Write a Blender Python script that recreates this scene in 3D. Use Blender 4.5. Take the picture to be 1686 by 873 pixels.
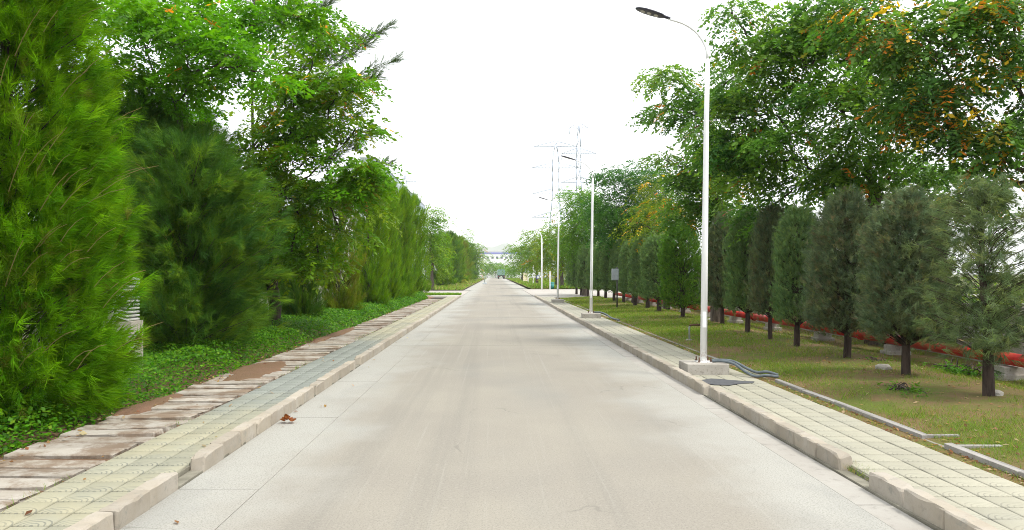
import bpy, bmesh, math, random
import numpy as np
from mathutils import Vector, Matrix

scene = bpy.context.scene
for o in list(bpy.data.objects):
    bpy.data.objects.remove(o, do_unlink=True)
COL = scene.collection
R = math.radians

# ---------------------------------------------------------------- camera
CAM_H, FPX, VX, VY = 1.7, 1250.0, 815.0, 451.0      # eye height, focal length and vanishing point in photo pixels
cam_d = bpy.data.cameras.new('camera')
cam = bpy.data.objects.new('camera', cam_d)
COL.objects.link(cam)
cam.location = (0, 0, CAM_H)
cam.rotation_euler = (R(90), 0, 0)
cam_d.sensor_width = 36
cam_d.lens = FPX / 1686 * 36
cam_d.shift_x = (843 - VX) / 1686
cam_d.shift_y = (VY - 436.5) / 1686
cam_d.clip_start = 0.1
cam_d.clip_end = 20000
scene.camera = cam

# ---------------------------------------------------------------- sky, sun, exposure
SUN_EL, SUN_AZ = 58, 115          # azimuth clockwise from +Y (the road's direction): light from the right and a little behind
world = bpy.data.worlds.new('World')
scene.world = world
world.use_nodes = True
wn = world.node_tree.nodes
wl = world.node_tree.links
wn.clear()
wo = wn.new('ShaderNodeOutputWorld')
wb = wn.new('ShaderNodeBackground')
sky = wn.new('ShaderNodeTexSky')
sky.sky_type = 'NISHITA'
sky.sun_disc = False
sky.sun_elevation = R(SUN_EL)
sky.sun_rotation = R(SUN_AZ)
sky.air_density = 1.0
sky.dust_density = 2.0
mixw = wn.new('ShaderNodeMix')
mixw.data_type = 'RGBA'
mixw.inputs['Factor'].default_value = 0.92     # a bright, even cloud deck hides nearly all of the blue
mixw.inputs[7].default_value = (7.5, 7.6, 7.7, 1)
wl.new(sky.outputs[0], mixw.inputs[6])
wl.new(mixw.outputs[2], wb.inputs['Color'])
wb.inputs['Strength'].default_value = 0.1
wl.new(wb.outputs[0], wo.inputs[0])

sun_d = bpy.data.lights.new('sun', 'SUN')
sun_d.energy = 1.5
sun_d.angle = R(12)
sun_d.color = (1.0, 0.95, 0.86)
sun = bpy.data.objects.new('sun', sun_d)
COL.objects.link(sun)
sv = Vector((math.cos(R(SUN_EL)) * math.sin(R(SUN_AZ)), math.cos(R(SUN_EL)) * math.cos(R(SUN_AZ)), math.sin(R(SUN_EL))))
sun.rotation_euler = (-sv).to_track_quat('-Z', 'Y').to_euler()
sun.location = sv * 80 + Vector((0, 20, 0))

scene.view_settings.view_transform = 'Standard'
scene.view_settings.look = 'None'
scene.view_settings.exposure = 1.38
scene.view_settings.gamma = 1.0
scene.view_settings.use_curve_mapping = False
scene.render.engine = 'CYCLES'
cy = scene.cycles
cy.max_bounces = 7
cy.diffuse_bounces = 5
cy.glossy_bounces = 2
cy.transmission_bounces = 3
cy.transparent_max_bounces = 4
cy.volume_bounces = 1
cy.caustics_reflective = False
cy.caustics_refractive = False
cy.filter_width = 1.0
cy.use_denoising = True
cy.denoiser = 'OPENIMAGEDENOISE'
cy.denoising_prefilter = 'NONE'
cy.denoising_input_passes = 'RGB_ALBEDO_NORMAL'
cy.use_adaptive_sampling = True
cy.adaptive_threshold = 0.004
cy.sample_clamp_indirect = 4.0

# ---------------------------------------------------------------- helpers
rng = np.random.default_rng(7)
rnd = random.Random(11)


def wx(px, d):
    return (px - VX) * d / FPX


def wz(py, d):
    return CAM_H + (VY - py) * d / FPX


def link(o, parent=None):
    COL.objects.link(o)
    if parent is not None:
        o.parent = parent
    return o


def tag(o, label=None, cat=None, group=None, kind=None):
    if label:
        o['label'] = label
    if cat:
        o['category'] = cat
    if group:
        o['group'] = group
    if kind:
        o['kind'] = kind
    return o


def thing(name, label, cat, loc=(0, 0, 0), rz=0, group=None):
    o = bpy.data.objects.new(name, None)
    o.empty_display_size = 0.2
    link(o)
    o.location = loc
    o.rotation_euler = (0, 0, rz)
    return tag(o, label, cat, group)


def np_mesh(name, V, F, mats, tint=None, smooth=False, mat_idx=None):
    """V (n,3) floats, F list of (m,k) int arrays (each constant k)."""
    V = np.ascontiguousarray(V, dtype=np.float32)
    if not isinstance(F, list):
        F = [F]
    F = [f for f in F if len(f)]
    me = bpy.data.meshes.new(name)
    me.vertices.add(len(V))
    me.vertices.foreach_set('co', V.ravel())
    idx = np.concatenate([f.ravel() for f in F]).astype(np.int32)
    tot = np.concatenate([np.full(len(f), f.shape[1]) for f in F]).astype(np.int32)
    start = np.concatenate([[0], np.cumsum(tot)[:-1]]).astype(np.int32)
    me.loops.add(len(idx))
    me.loops.foreach_set('vertex_index', idx)
    me.polygons.add(len(tot))
    me.polygons.foreach_set('loop_start', start)
    me.update(calc_edges=True)
    for m in (mats if isinstance(mats, (list, tuple)) else [mats]):
        me.materials.append(m)
    if mat_idx is not None:
        me.polygons.foreach_set('material_index', np.asarray(mat_idx, dtype=np.int32))
    if smooth:
        me.polygons.foreach_set('use_smooth', np.ones(len(tot), dtype=bool))
    if tint is not None:
        a = me.color_attributes.new('tint', 'FLOAT_COLOR', 'POINT')
        c = np.ones((len(V), 4), dtype=np.float32)
        c[:, :3] = tint
        a.data.foreach_set('color', c.ravel())
    return me


def obj(name, me, parent=None, loc=(0, 0, 0), rot=(0, 0, 0)):
    o = bpy.data.objects.new(name, me)
    link(o, parent)
    o.location = loc
    o.rotation_euler = rot
    return o


class MB:
    """collects boxes, bars and tubes into one bmesh"""

    def __init__(self):
        self.bm = bmesh.new()

    def box(self, x0, x1, y0, y1, z0, z1, bevel=0.0, rot=None):
        r = bmesh.ops.create_cube(self.bm, size=1)
        vs = r['verts']
        for v in vs:
            v.co = Vector(((x0 + x1) / 2 + v.co.x * (x1 - x0), (y0 + y1) / 2 + v.co.y * (y1 - y0), (z0 + z1) / 2 + v.co.z * (z1 - z0)))
            if rot is not None:
                c = Vector(((x0 + x1) / 2, (y0 + y1) / 2, (z0 + z1) / 2))
                v.co = c + rot @ (v.co - c)
        if bevel > 0:
            es = {e for v in vs for e in v.link_edges}
            bmesh.ops.bevel(self.bm, geom=list(es), offset=bevel, segments=2, affect='EDGES', profile=0.6)
        return self

    def tube(self, pts, radii, n=8, cap=True):
        pts = [Vector(p) for p in pts]
        if not isinstance(radii, (list, tuple)):
            radii = [radii] * len(pts)
        rings = []
        ref = None
        for i, p in enumerate(pts):
            d = (pts[min(i + 1, len(pts) - 1)] - pts[max(i - 1, 0)]).normalized()
            if ref is None:
                ref = Vector((0, 0, 1)) if abs(d.z) < 0.9 else Vector((1, 0, 0))
            u = d.cross(ref).normalized()
            w = u.cross(d).normalized()
            ref = w
            rings.append([self.bm.verts.new(p + (u * math.cos(2 * math.pi * k / n) + w * math.sin(2 * math.pi * k / n)) * radii[i]) for k in range(n)])
        for a, b in zip(rings, rings[1:]):
            for k in range(n):
                f = self.bm.faces.new((a[k], a[(k + 1) % n], b[(k + 1) % n], b[k]))
                f.smooth = True
        if cap:
            self.bm.faces.new(rings[0][::-1])
            self.bm.faces.new(rings[-1])
        return self

    def bar(self, a, b, r):
        return self.tube([a, b], r, 4)

    def prism(self, outline, z0, z1):
        lo = [self.bm.verts.new((x, y, z0)) for x, y in outline]
        hi = [self.bm.verts.new((x, y, z1)) for x, y in outline]
        n = len(outline)
        self.bm.faces.new(hi)
        self.bm.faces.new(lo[::-1])
        for k in range(n):
            self.bm.faces.new((lo[k], lo[(k + 1) % n], hi[(k + 1) % n], hi[k]))
        return self

    def mesh(self, name, mat):
        bmesh.ops.recalc_face_normals(self.bm, faces=self.bm.faces[:])
        me = bpy.data.meshes.new(name)
        self.bm.to_mesh(me)
        self.bm.free()
        me.materials.append(mat)
        return me

    def build(self, name, mat, parent=None, loc=(0, 0, 0), rot=(0, 0, 0)):
        return obj(name, self.mesh(name, mat), parent, loc, rot)


def fbm(x, y, seed=0, octaves=4, scale=1.0):
    """cheap value noise, -1..1"""
    g = np.random.default_rng(seed).random((64, 64)) * 2 - 1
    out = np.zeros_like(np.asarray(x, dtype=float))
    amp, tot, s = 1.0, 0.0, scale
    for _ in range(octaves):
        xx, yy = np.asarray(x) * s + 7.3, np.asarray(y) * s + 3.1
        xi, yi = np.floor(xx).astype(int), np.floor(yy).astype(int)
        fx, fy = xx - xi, yy - yi
        fx, fy = fx * fx * (3 - 2 * fx), fy * fy * (3 - 2 * fy)
        a, b = g[xi % 64, yi % 64], g[(xi + 1) % 64, yi % 64]
        c, d = g[xi % 64, (yi + 1) % 64], g[(xi + 1) % 64, (yi + 1) % 64]
        out += amp * ((a * (1 - fx) + b * fx) * (1 - fy) + (c * (1 - fx) + d * fx) * fy)
        tot += amp
        amp *= 0.5
        s *= 2.03
    return out / tot


# ---------------------------------------------------------------- materials
class NT:
    def __init__(self, name):
        self.m = bpy.data.materials.new(name)
        self.m.use_nodes = True
        self.t = self.m.node_tree
        self.t.nodes.clear()
        self.out = self.t.nodes.new('ShaderNodeOutputMaterial')
        self.b = self.t.nodes.new('ShaderNodeBsdfPrincipled')
        self.t.links.new(self.b.outputs[0], self.out.inputs[0])
        self.pos = self.t.nodes.new('ShaderNodeNewGeometry').outputs['Position']

    def n(self, typ, **kw):
        nd = self.t.nodes.new(typ)
        for k, v in kw.items():
            setattr(nd, k, v)
        return nd

    def l(self, a, b):
        self.t.links.new(a, b)

    def scaled(self, vec, s):
        m = self.n('ShaderNodeMapping')
        m.inputs['Scale'].default_value = s
        self.l(vec, m.inputs['Vector'])
        return m.outputs[0]

    def noise(self, scale, detail=4, rough=0.6, vec=None, dist=0.0):
        nd = self.n('ShaderNodeTexNoise')
        nd.inputs['Scale'].default_value = scale
        nd.inputs['Detail'].default_value = detail
        nd.inputs['Roughness'].default_value = rough
        nd.inputs['Distortion'].default_value = dist
        self.l(vec if vec is not None else self.pos, nd.inputs['Vector'])
        return nd.outputs[0]

    def ramp(self, fac, a, b, c0=0.0, c1=1.0):
        nd = self.n('ShaderNodeMapRange')
        nd.interpolation_type = 'SMOOTHSTEP'
        nd.inputs['From Min'].default_value = a
        nd.inputs['From Max'].default_value = b
        nd.inputs['To Min'].default_value = c0
        nd.inputs['To Max'].default_value = c1
        self.l(fac, nd.inputs['Value'])
        return nd.outputs[0]

    def mix(self, fac, a, b, mode='MIX'):
        nd = self.n('ShaderNodeMix', data_type='RGBA', blend_type=mode)
        for sock, v in ((nd.inputs[0], fac), (nd.inputs[6], a), (nd.inputs[7], b)):
            if isinstance(v, (int, float)):
                sock.default_value = v
            elif isinstance(v, tuple):
                sock.default_value = (*v, 1) if len(v) == 3 else v
            else:
                self.l(v, sock)
        return nd.outputs[2]

    def math(self, op, a, b=0.0):
        nd = self.n('ShaderNodeMath', operation=op)
        for s, v in zip(nd.inputs, (a, b)):
            if isinstance(v, (int, float)):
                s.default_value = v
            else:
                self.l(v, s)
        return nd.outputs[0]

    def sep(self, vec=None):
        nd = self.n('ShaderNodeSeparateXYZ')
        self.l(vec if vec is not None else self.pos, nd.inputs[0])
        return nd.outputs

    def bump(self, h, strength=0.3, dist=0.01):
        nd = self.n('ShaderNodeBump')
        nd.inputs['Strength'].default_value = strength
        nd.inputs['Distance'].default_value = dist
        self.l(h, nd.inputs['Height'])
        self.l(nd.outputs[0], self.b.inputs['Normal'])

    def base(self, c, rough=0.85, spec=0.3, metal=0.0):
        if isinstance(c, tuple):
            self.b.inputs['Base Color'].default_value = (*c, 1)
        else:
            self.l(c, self.b.inputs['Base Color'])
        self.b.inputs['Roughness'].default_value = rough
        self.b.inputs['Specular IOR Level'].default_value = spec
        self.b.inputs['Metallic'].default_value = metal
        return self.m


def concrete(name, c, dark, light, s=1.0, stain=0.5, rand=0.0, speck=0.25, mossy=None, moss=(0.55, 0.7, 0.75)):
    t = NT(name)
    a = t.noise(1.1 * s, 6, 0.65)
    b = t.noise(7 * s, 5, 0.7)
    g = t.noise(140, 2, 0.7)
    col = t.mix(t.ramp(a, 0.35, 0.7), c, light)
    col = t.mix(t.math('MULTIPLY', t.ramp(b, 0.52, 0.75), stain), col, dark)
    if mossy:
        col = t.mix(t.math('MULTIPLY', t.ramp(t.noise((3.2 if moss[0] > 0.5 else 0.9) * s, 6, 0.75), moss[0], moss[1]), moss[2]), col, mossy)
    col = t.mix(t.math('MULTIPLY', t.ramp(g, 0.5, 0.75), speck), col, dark)
    if rand:
        oi = t.n('ShaderNodeObjectInfo')
        v = t.ramp(oi.outputs['Random'], 0, 1, 1 - rand, 1 + rand)
        cc = t.n('ShaderNodeHueSaturation')
        t.l(v, cc.inputs['Value'])
        t.l(col, cc.inputs['Color'])
        col = cc.outputs[0]
    t.bump(t.math('ADD', b, t.math('MULTIPLY', g, 0.5)), 0.35, 0.006)
    return t.base(col, 0.9, 0.25)


def plain(name, c, rough=0.5, spec=0.4, metal=0.0, var=0.15, scale=6.0):
    t = NT(name)
    a = t.noise(scale, 5, 0.65)
    d = tuple(x * (1 - var * 1.6) for x in c)
    col = t.mix(t.ramp(a, 0.4, 0.75), c, d)
    return t.base(col, rough, spec, metal)


def foliage(name, trans=0.35, rough=0.55, spec=0.25, boost=(1.6, 1.7, 0.9)):
    t = NT(name)
    at = t.n('ShaderNodeAttribute', attribute_name='tint')
    t.base(at.outputs['Color'], rough, spec)
    tr = t.n('ShaderNodeBsdfTranslucent')
    bc = t.mix(1.0, at.outputs['Color'], boost, 'MULTIPLY')
    t.l(bc, tr.inputs['Color'])
    ms = t.n('ShaderNodeMixShader')
    ms.inputs[0].default_value = trans
    t.l(t.b.outputs[0], ms.inputs[1])
    t.l(tr.outputs[0], ms.inputs[2])
    t.l(ms.outputs[0], t.out.inputs[0])
    return t.m


def road_material():
    t = NT('road_concrete')
    x, y, z = t.sep()
    col = (0.248, 0.229, 0.196)
    big = t.noise(0.35, 5, 0.6)
    col = t.mix(t.ramp(big, 0.35, 0.68), col, (0.283, 0.263, 0.220))
    trk = t.noise(1.0, 5, 0.6, t.scaled(t.pos, (1.9, 0.035, 1)))
    col = t.mix(t.math('MULTIPLY', t.ramp(trk, 0.48, 0.7), 0.55), col, (0.196, 0.185, 0.162))
    streak = t.noise(1.0, 4, 0.7, t.scaled(t.pos, (14, 0.1, 1)))
    col = t.mix(t.math('MULTIPLY', t.ramp(streak, 0.56, 0.7), 0.45), col, (0.315, 0.302, 0.264))
    cloud = t.noise(0.22, 4, 0.55, t.scaled(t.pos, (1.3, 0.6, 1)))
    col = t.mix(t.math('MULTIPLY', t.ramp(cloud, 0.5, 0.66), 0.4), col, (0.196, 0.198, 0.190))
    # pale cement dust that has washed to both sides of the carriageway
    wob = t.math('MULTIPLY', t.math('SUBTRACT', t.noise(0.55, 5, 0.6), 0.5), 2.6)
    ax = t.math('ABSOLUTE', t.math('SUBTRACT', t.math('ADD', x, wob), 0.2))
    edge = t.math('MULTIPLY', t.ramp(ax, 1.3, 2.5), 0.95)
    col = t.mix(edge, col, (0.338, 0.335, 0.306))
    grey = t.noise(0.9, 6, 0.7, t.scaled(t.pos, (1, 0.35, 1)))
    col = t.mix(t.math('MULTIPLY', t.math('MULTIPLY', t.ramp(grey, 0.5, 0.65), edge), 0.4), col, (0.228, 0.234, 0.223))
    # grain
    g1 = t.noise(75, 2, 0.8)
    g2 = t.noise(34, 3, 0.75)
    col = t.mix(t.math('MULTIPLY', t.ramp(g1, 0.45, 0.68), 0.6), col, (0.147, 0.136, 0.118))
    col = t.mix(t.math('MULTIPLY', t.ramp(g2, 0.5, 0.72), 0.45), col, (0.327, 0.314, 0.275))
    # hairline cracks
    vo = t.n('ShaderNodeTexVoronoi', feature='DISTANCE_TO_EDGE')
    vo.inputs['Scale'].default_value = 0.3
    dn = t.n('ShaderNodeVectorMath', operation='ADD')
    nn = t.n('ShaderNodeTexNoise')
    nn.inputs['Scale'].default_value = 1.5
    nn.inputs['Detail'].default_value = 5
    t.l(t.pos, nn.inputs['Vector'])
    sc = t.n('ShaderNodeVectorMath', operation='SCALE')
    sc.inputs['Scale'].default_value = 0.9
    t.l(nn.outputs[1], sc.inputs[0])
    t.l(t.pos, dn.inputs[0])
    t.l(sc.outputs[0], dn.inputs[1])
    t.l(dn.outputs[0], vo.inputs['Vector'])
    crack = t.ramp(vo.outputs['Distance'], 0.001, 0.006, 1, 0)
    keep = t.ramp(t.noise(0.5, 2), 0.52, 0.6)
    col = t.mix(t.math('MULTIPLY', t.math('MULTIPLY', crack, keep), 0.3), col, (0.109, 0.104, 0.090))
    t.bump(t.math('ADD', g1, g2), 0.3, 0.004)
    return t.base(col, 0.9, 0.25)


def tile_material(name, pale, other, lo, hi, amount, groove=0.8):
    t = NT(name)
    x, y, z = t.sep()
    a = t.noise(0.8, 5, 0.65)
    col = t.mix(t.ramp(a, 0.35, 0.7), pale, tuple(c * 1.12 for c in pale))
    # algae-grey weathered stretch of the pavement
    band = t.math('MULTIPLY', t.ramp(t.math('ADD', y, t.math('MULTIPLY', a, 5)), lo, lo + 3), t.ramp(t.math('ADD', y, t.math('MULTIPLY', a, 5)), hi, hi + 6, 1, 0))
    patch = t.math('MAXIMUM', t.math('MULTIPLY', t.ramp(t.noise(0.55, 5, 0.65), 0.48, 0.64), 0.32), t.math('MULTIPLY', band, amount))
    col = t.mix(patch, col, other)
    # fan pattern pressed into each tile: rings round the middle of the near edge
    tc = t.n('ShaderNodeTexCoord').outputs['Object']
    ox, oy, oz = t.sep(tc)
    dy = t.math('ADD', oy, 0.13)
    rr = t.math('SQRT', t.math('ADD', t.math('MULTIPLY', ox, ox), t.math('MULTIPLY', dy, dy)))
    ring = t.math('SINE', t.math('MULTIPLY', rr, 2 * math.pi / 0.038))
    gro = t.math('MULTIPLY', t.ramp(ring, 0.45, 0.9), t.ramp(rr, 0.145, 0.15, 1, 0))
    wear = t.ramp(t.noise(2.2, 4), 0.3, 0.65, 0.15, 0.75)
    col = t.mix(t.math('MULTIPLY', gro, t.math('MULTIPLY', wear, groove)), col, tuple(c * 0.42 for c in other))
    em_ = t.math('MAXIMUM', t.math('ABSOLUTE', ox), t.math('ABSOLUTE', oy))
    col = t.mix(t.math('MULTIPLY', t.ramp(t.math('ADD', em_, t.math('MULTIPLY', t.noise(30, 3), 0.012)), 0.118, 0.128), 0.16), col, tuple(c * 0.35 for c in other))
    g = t.noise(160, 2)
    col = t.mix(t.math('MULTIPLY', t.ramp(g, 0.45, 0.75), 0.3), col, tuple(c * 0.6 for c in pale))
    oi = t.n('ShaderNodeObjectInfo')
    cc = t.n('ShaderNodeHueSaturation')
    t.l(t.ramp(oi.outputs['Random'], 0, 1, 0.95, 1.05), cc.inputs['Value'])
    t.l(col, cc.inputs['Color'])
    t.bump(t.math('ADD', t.math('MULTIPLY', gro, -1), t.math('MULTIPLY', g, 0.2)), 0.5, 0.004)
    return t.base(cc.outputs[0], 0.85, 0.3)


def soil_material(name, grassy, soil, dry, lo=0.42, hi=0.62, sc=0.9):
    t = NT(name)
    a = t.noise(sc, 6, 0.68)
    b = t.noise(9, 5, 0.7)
    col = t.mix(t.ramp(a, lo, hi), grassy, soil)
    col = t.mix(t.math('MULTIPLY', t.ramp(b, 0.5, 0.7), 0.6), col, dry)
    g = t.noise(90, 3, 0.7)
    col = t.mix(t.math('MULTIPLY', t.ramp(g, 0.45, 0.7), 0.5), col, tuple(c * 0.45 for c in soil))
    t.bump(t.math('ADD', b, g), 0.7, 0.03)
    return t.base(col, 0.95, 0.15)


def bark(name, c):
    t = NT(name)
    a = t.noise(6, 6, 0.7, t.scaled(t.pos, (3, 3, 0.6)))
    col = t.mix(t.ramp(a, 0.35, 0.65), c, tuple(x * 0.45 for x in c))
    t.bump(a, 0.8, 0.02)
    return t.base(col, 0.92, 0.15)


M = {}
M['road'] = road_material()
M['gutter'] = concrete('gutter_concrete', (0.301, 0.283, 0.255), (0.174, 0.167, 0.150), (0.347, 0.335, 0.306), 1.2, 0.6)
M['kerb'] = concrete('kerb_concrete', (0.311, 0.273, 0.217), (0.182, 0.167, 0.144), (0.355, 0.324, 0.278), 2.0, 0.5, 0.10, mossy=(0.221, 0.219, 0.193))
M['tile_right'] = tile_material('paving_tile_pale', (0.310, 0.298, 0.234), (0.287, 0.287, 0.250), 26, 40, 0.3, 0.5)
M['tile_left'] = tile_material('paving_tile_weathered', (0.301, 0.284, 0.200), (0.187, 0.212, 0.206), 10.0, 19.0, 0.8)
M['bed'] = concrete('pavement_bed', (0.144, 0.135, 0.104), (0.127, 0.119, 0.095), (0.269, 0.254, 0.206), 2, 0.5)
M['slab'] = concrete('drain_slab_concrete', (0.299, 0.269, 0.226), (0.131, 0.098, 0.069), (0.370, 0.345, 0.305), 1.6, 0.5, 0.16, mossy=(0.150, 0.100, 0.062), moss=(0.44, 0.60, 0.8))
M['edging'] = concrete('edging_concrete', (0.246, 0.234, 0.216), (0.117, 0.117, 0.105), (0.304, 0.292, 0.275), 3, 0.6, 0.08)
M['block'] = concrete('footing_concrete', (0.344, 0.321, 0.284), (0.150, 0.134, 0.112), (0.419, 0.396, 0.359), 3, 0.85, mossy=(0.224, 0.202, 0.165))
M['wall'] = concrete('wall_concrete', (0.299, 0.284, 0.246), (0.142, 0.134, 0.112), (0.374, 0.352, 0.315), 1.5, 0.6, 0.06, mossy=(0.195, 0.187, 0.150))
M['pillar'] = concrete('pillar_render', (0.351, 0.317, 0.275), (0.200, 0.176, 0.150), (0.418, 0.385, 0.334), 2.5, 0.6)
M['louvre'] = concrete('louvre_concrete', (0.436, 0.436, 0.419), (0.261, 0.261, 0.254), (0.507, 0.507, 0.491), 3, 0.4)
M['drive'] = concrete('driveway_concrete', (0.337, 0.312, 0.281), (0.206, 0.181, 0.156), (0.387, 0.368, 0.337), 0.5, 0.55)
M['ground'] = soil_material('ground_earth', (0.076, 0.111, 0.025), (0.145, 0.111, 0.068), (0.111, 0.119, 0.043), 0.45, 0.62, 0.12)
M['lawn'] = soil_material('lawn_soil', (0.108, 0.142, 0.024), (0.195, 0.128, 0.066), (0.160, 0.132, 0.054), 0.38, 0.60, 0.9)
M['bed_soil'] = soil_material('red_soil', (0.174, 0.110, 0.065), (0.204, 0.123, 0.080), (0.143, 0.104, 0.065), 0.4, 0.6, 0.8)
M['verge'] = soil_material('verge_soil', (0.119, 0.136, 0.025), (0.204, 0.153, 0.085), (0.153, 0.145, 0.043), 0.45, 0.62, 0.4)
M['leaf'] = foliage('broad_leaves', 0.42, 0.5, 0.2)
M['needle'] = foliage('needles', 0.36, 0.7, 0.06, (1.5, 1.5, 0.7))
M['dense'] = foliage('clipped_needles', 0.25, 0.75, 0.06, (1.2, 1.3, 0.9))
M['blade'] = foliage('grass_blades', 0.3, 0.6, 0.15)
M['bark'] = bark('grey_bark', (0.13, 0.105, 0.085))
M['bark_dark'] = bark('dark_bark', (0.075, 0.055, 0.045))
M['twig'] = plain('straw_twig', (0.30, 0.24, 0.09), 0.8, 0.1)
M['white_paint'] = plain('white_pole_paint', (0.80, 0.81, 0.82), 0.35, 0.5, 0, 0.06, 3)
def pole_paint():
    t = NT('white_pole_paint_worn')
    z = t.sep()[2]
    n1 = t.noise(1.0, 5, 0.7, t.scaled(t.pos, (26, 26, 2.2)))
    n2 = t.noise(9, 5, 0.7)
    low = t.ramp(t.math('ADD', z, t.math('MULTIPLY', n2, 0.35)), 0.38, 0.75, 1, 0)
    col = t.mix(t.math('MULTIPLY', t.ramp(n1, 0.55, 0.72), 0.35), (0.80, 0.81, 0.81), (0.60, 0.58, 0.53))
    col = t.mix(t.math('MULTIPLY', low, t.ramp(n2, 0.45, 0.62)), col, (0.32, 0.19, 0.11))
    return t.base(col, 0.42, 0.4)


M['pole'] = pole_paint()
M['arm_metal'] = plain('galvanised_arm', (0.62, 0.66, 0.70), 0.35, 0.5, 0.3, 0.08)
M['lamp_head'] = plain('dark_lamp_casing', (0.035, 0.035, 0.06), 0.4, 0.5)
M['lens'] = plain('lamp_lens', (0.55, 0.52, 0.47), 0.2, 0.6)
M['steel'] = plain('rusty_steel', (0.16, 0.09, 0.06), 0.7, 0.3, 0.5, 0.4, 30)
M['conduit'] = plain('grey_conduit', (0.13, 0.155, 0.17), 0.8, 0.2, 0, 0.25, 12)
M['pipe_red'] = plain('red_pipe_paint', (0.50, 0.022, 0.014), 0.55, 0.3, 0, 0.5, 1.6)  # dark maroon patches paint in the pipe's shaded stretches, along with rusty variation
M['tar'] = plain('dark_tar', (0.085, 0.088, 0.095), 0.75, 0.3, 0, 0.2, 20)
M['box_grey'] = plain('box_grey_paint', (0.33, 0.37, 0.40), 0.45, 0.4)
M['dark_metal'] = plain('dark_metal', (0.05, 0.05, 0.05), 0.6, 0.3)
M['galv'] = plain('galvanised_pipe', (0.33, 0.36, 0.34), 0.5, 0.4, 0.3)
M['lattice'] = plain('lattice_steel', (0.42, 0.48, 0.58), 0.5, 0.4, 0.2)
M['gallery'] = plain('pale_cladding', (0.52, 0.58, 0.62), 0.6, 0.3)
M['white_wall'] = plain('white_render', (0.80, 0.81, 0.82), 0.8, 0.2, 0, 0.05, 0.3)
M['blue_band'] = plain('violet_blue_fascia', (0.24, 0.26, 0.60), 0.6, 0.3)
M['frame'] = plain('window_frame_grey', (0.42, 0.44, 0.47), 0.6, 0.3)
M['glass'] = plain('window_glass', (0.10, 0.12, 0.16), 0.12, 0.7)
M['truck_green'] = plain('truck_canvas', (0.20, 0.34, 0.28), 0.8, 0.2)
M['truck_top'] = plain('truck_tarpaulin', (0.26, 0.46, 0.46), 0.8, 0.2)
M['rubber'] = plain('tyre_rubber', (0.025, 0.025, 0.025), 0.85, 0.2)
M['tail_red'] = plain('tail_light', (0.45, 0.03, 0.02), 0.3, 0.5)
M['white_sign'] = plain('white_sheet', (0.78, 0.78, 0.76), 0.6, 0.3)
M['cream'] = plain('cream_panel', (0.74, 0.66, 0.46), 0.7, 0.2)
M['sign_blue'] = plain('blue_sheet', (0.25, 0.32, 0.55), 0.6, 0.3)
M['teal'] = plain('teal_plastic', (0.03, 0.22, 0.20), 0.5, 0.4)
M['hill'] = soil_material('hill_scrub', (0.06, 0.10, 0.06), (0.10, 0.10, 0.08), (0.08, 0.10, 0.06), 0.4, 0.6, 0.004)
M['stone'] = concrete('rubble_stone', (0.302, 0.282, 0.247), (0.151, 0.137, 0.117), (0.370, 0.350, 0.316), 4, 0.6)

# ================================================================= THE SETTING
EXT = 5200.0
gv = np.array([(-EXT, -300, -0.16), (EXT, -300, -0.16), (EXT, EXT, -0.16), (-EXT, EXT, -0.16)])
tag(obj('ground', np_mesh('ground', gv, np.array([[0, 1, 2, 3]]), M['ground'])), kind='structure')


def sheet(name, xs, ys, zf, mat, kind='structure', parent=None):
    X, Y = np.meshgrid(np.asarray(xs, float), np.asarray(ys, float))
    Z = zf(X, Y)
    nx, ny = len(xs), len(ys)
    V = np.stack([X.ravel(), Y.ravel(), Z.ravel()], 1)
    i = (np.arange(ny - 1)[:, None] * nx + np.arange(nx - 1)[None, :]).ravel()
    F = np.stack([i, i + 1, i + nx + 1, i + nx], 1)
    o = obj(name, np_mesh(name, V, F, mat, smooth=True), parent)
    if kind:
        tag(o, kind=kind)
    return o


KL, KR = -2.5, 2.92           # road faces of the two kerbs
# road: cast slabs with recessed joints on a darker bed
road = tag(MB().box(-3.3, 3.7, -3, 330, -0.14, -0.03).build('road', M['bed']), kind='structure')
cuts = [-2.5, 18.05, 29.5, 42.0, 53.4, 65.0, 78.0]
for a, b in zip(cuts, cuts[1:]):
    MB().box(-1.86, 2.66, a + 0.018, b - 0.018, -0.03, 0.0, 0.006).build('road_slab', M['road'], road)
for a, b in ((78, 105), (105, 140), (140, 180), (180, 230), (230, 329)):
    MB().box(-3.2, 3.6, a + 0.02, b - 0.02, -0.03, 0.0, 0.004).build('road_slab', M['road'], road)
gl = MB().box(-0.318, 0.318, 0, 2.985, -0.03, 0, 0.003).mesh('gutter_slab', M['road'])
gr = MB().box(-0.128, 0.128, 0, 1.988, -0.03, 0, 0.003).mesh('gutter_slab', M['gutter'])
for k in range(27):
    o = obj('gutter_slab', gl, road, (-2.182, -3 + 3 * k, rnd.uniform(-0.004, 0.001)))
for k in range(40):
    o = obj('gutter_slab', gr, road, (2.792, -2.4 + 2 * k, rnd.uniform(-0.006, 0.0)))


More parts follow.
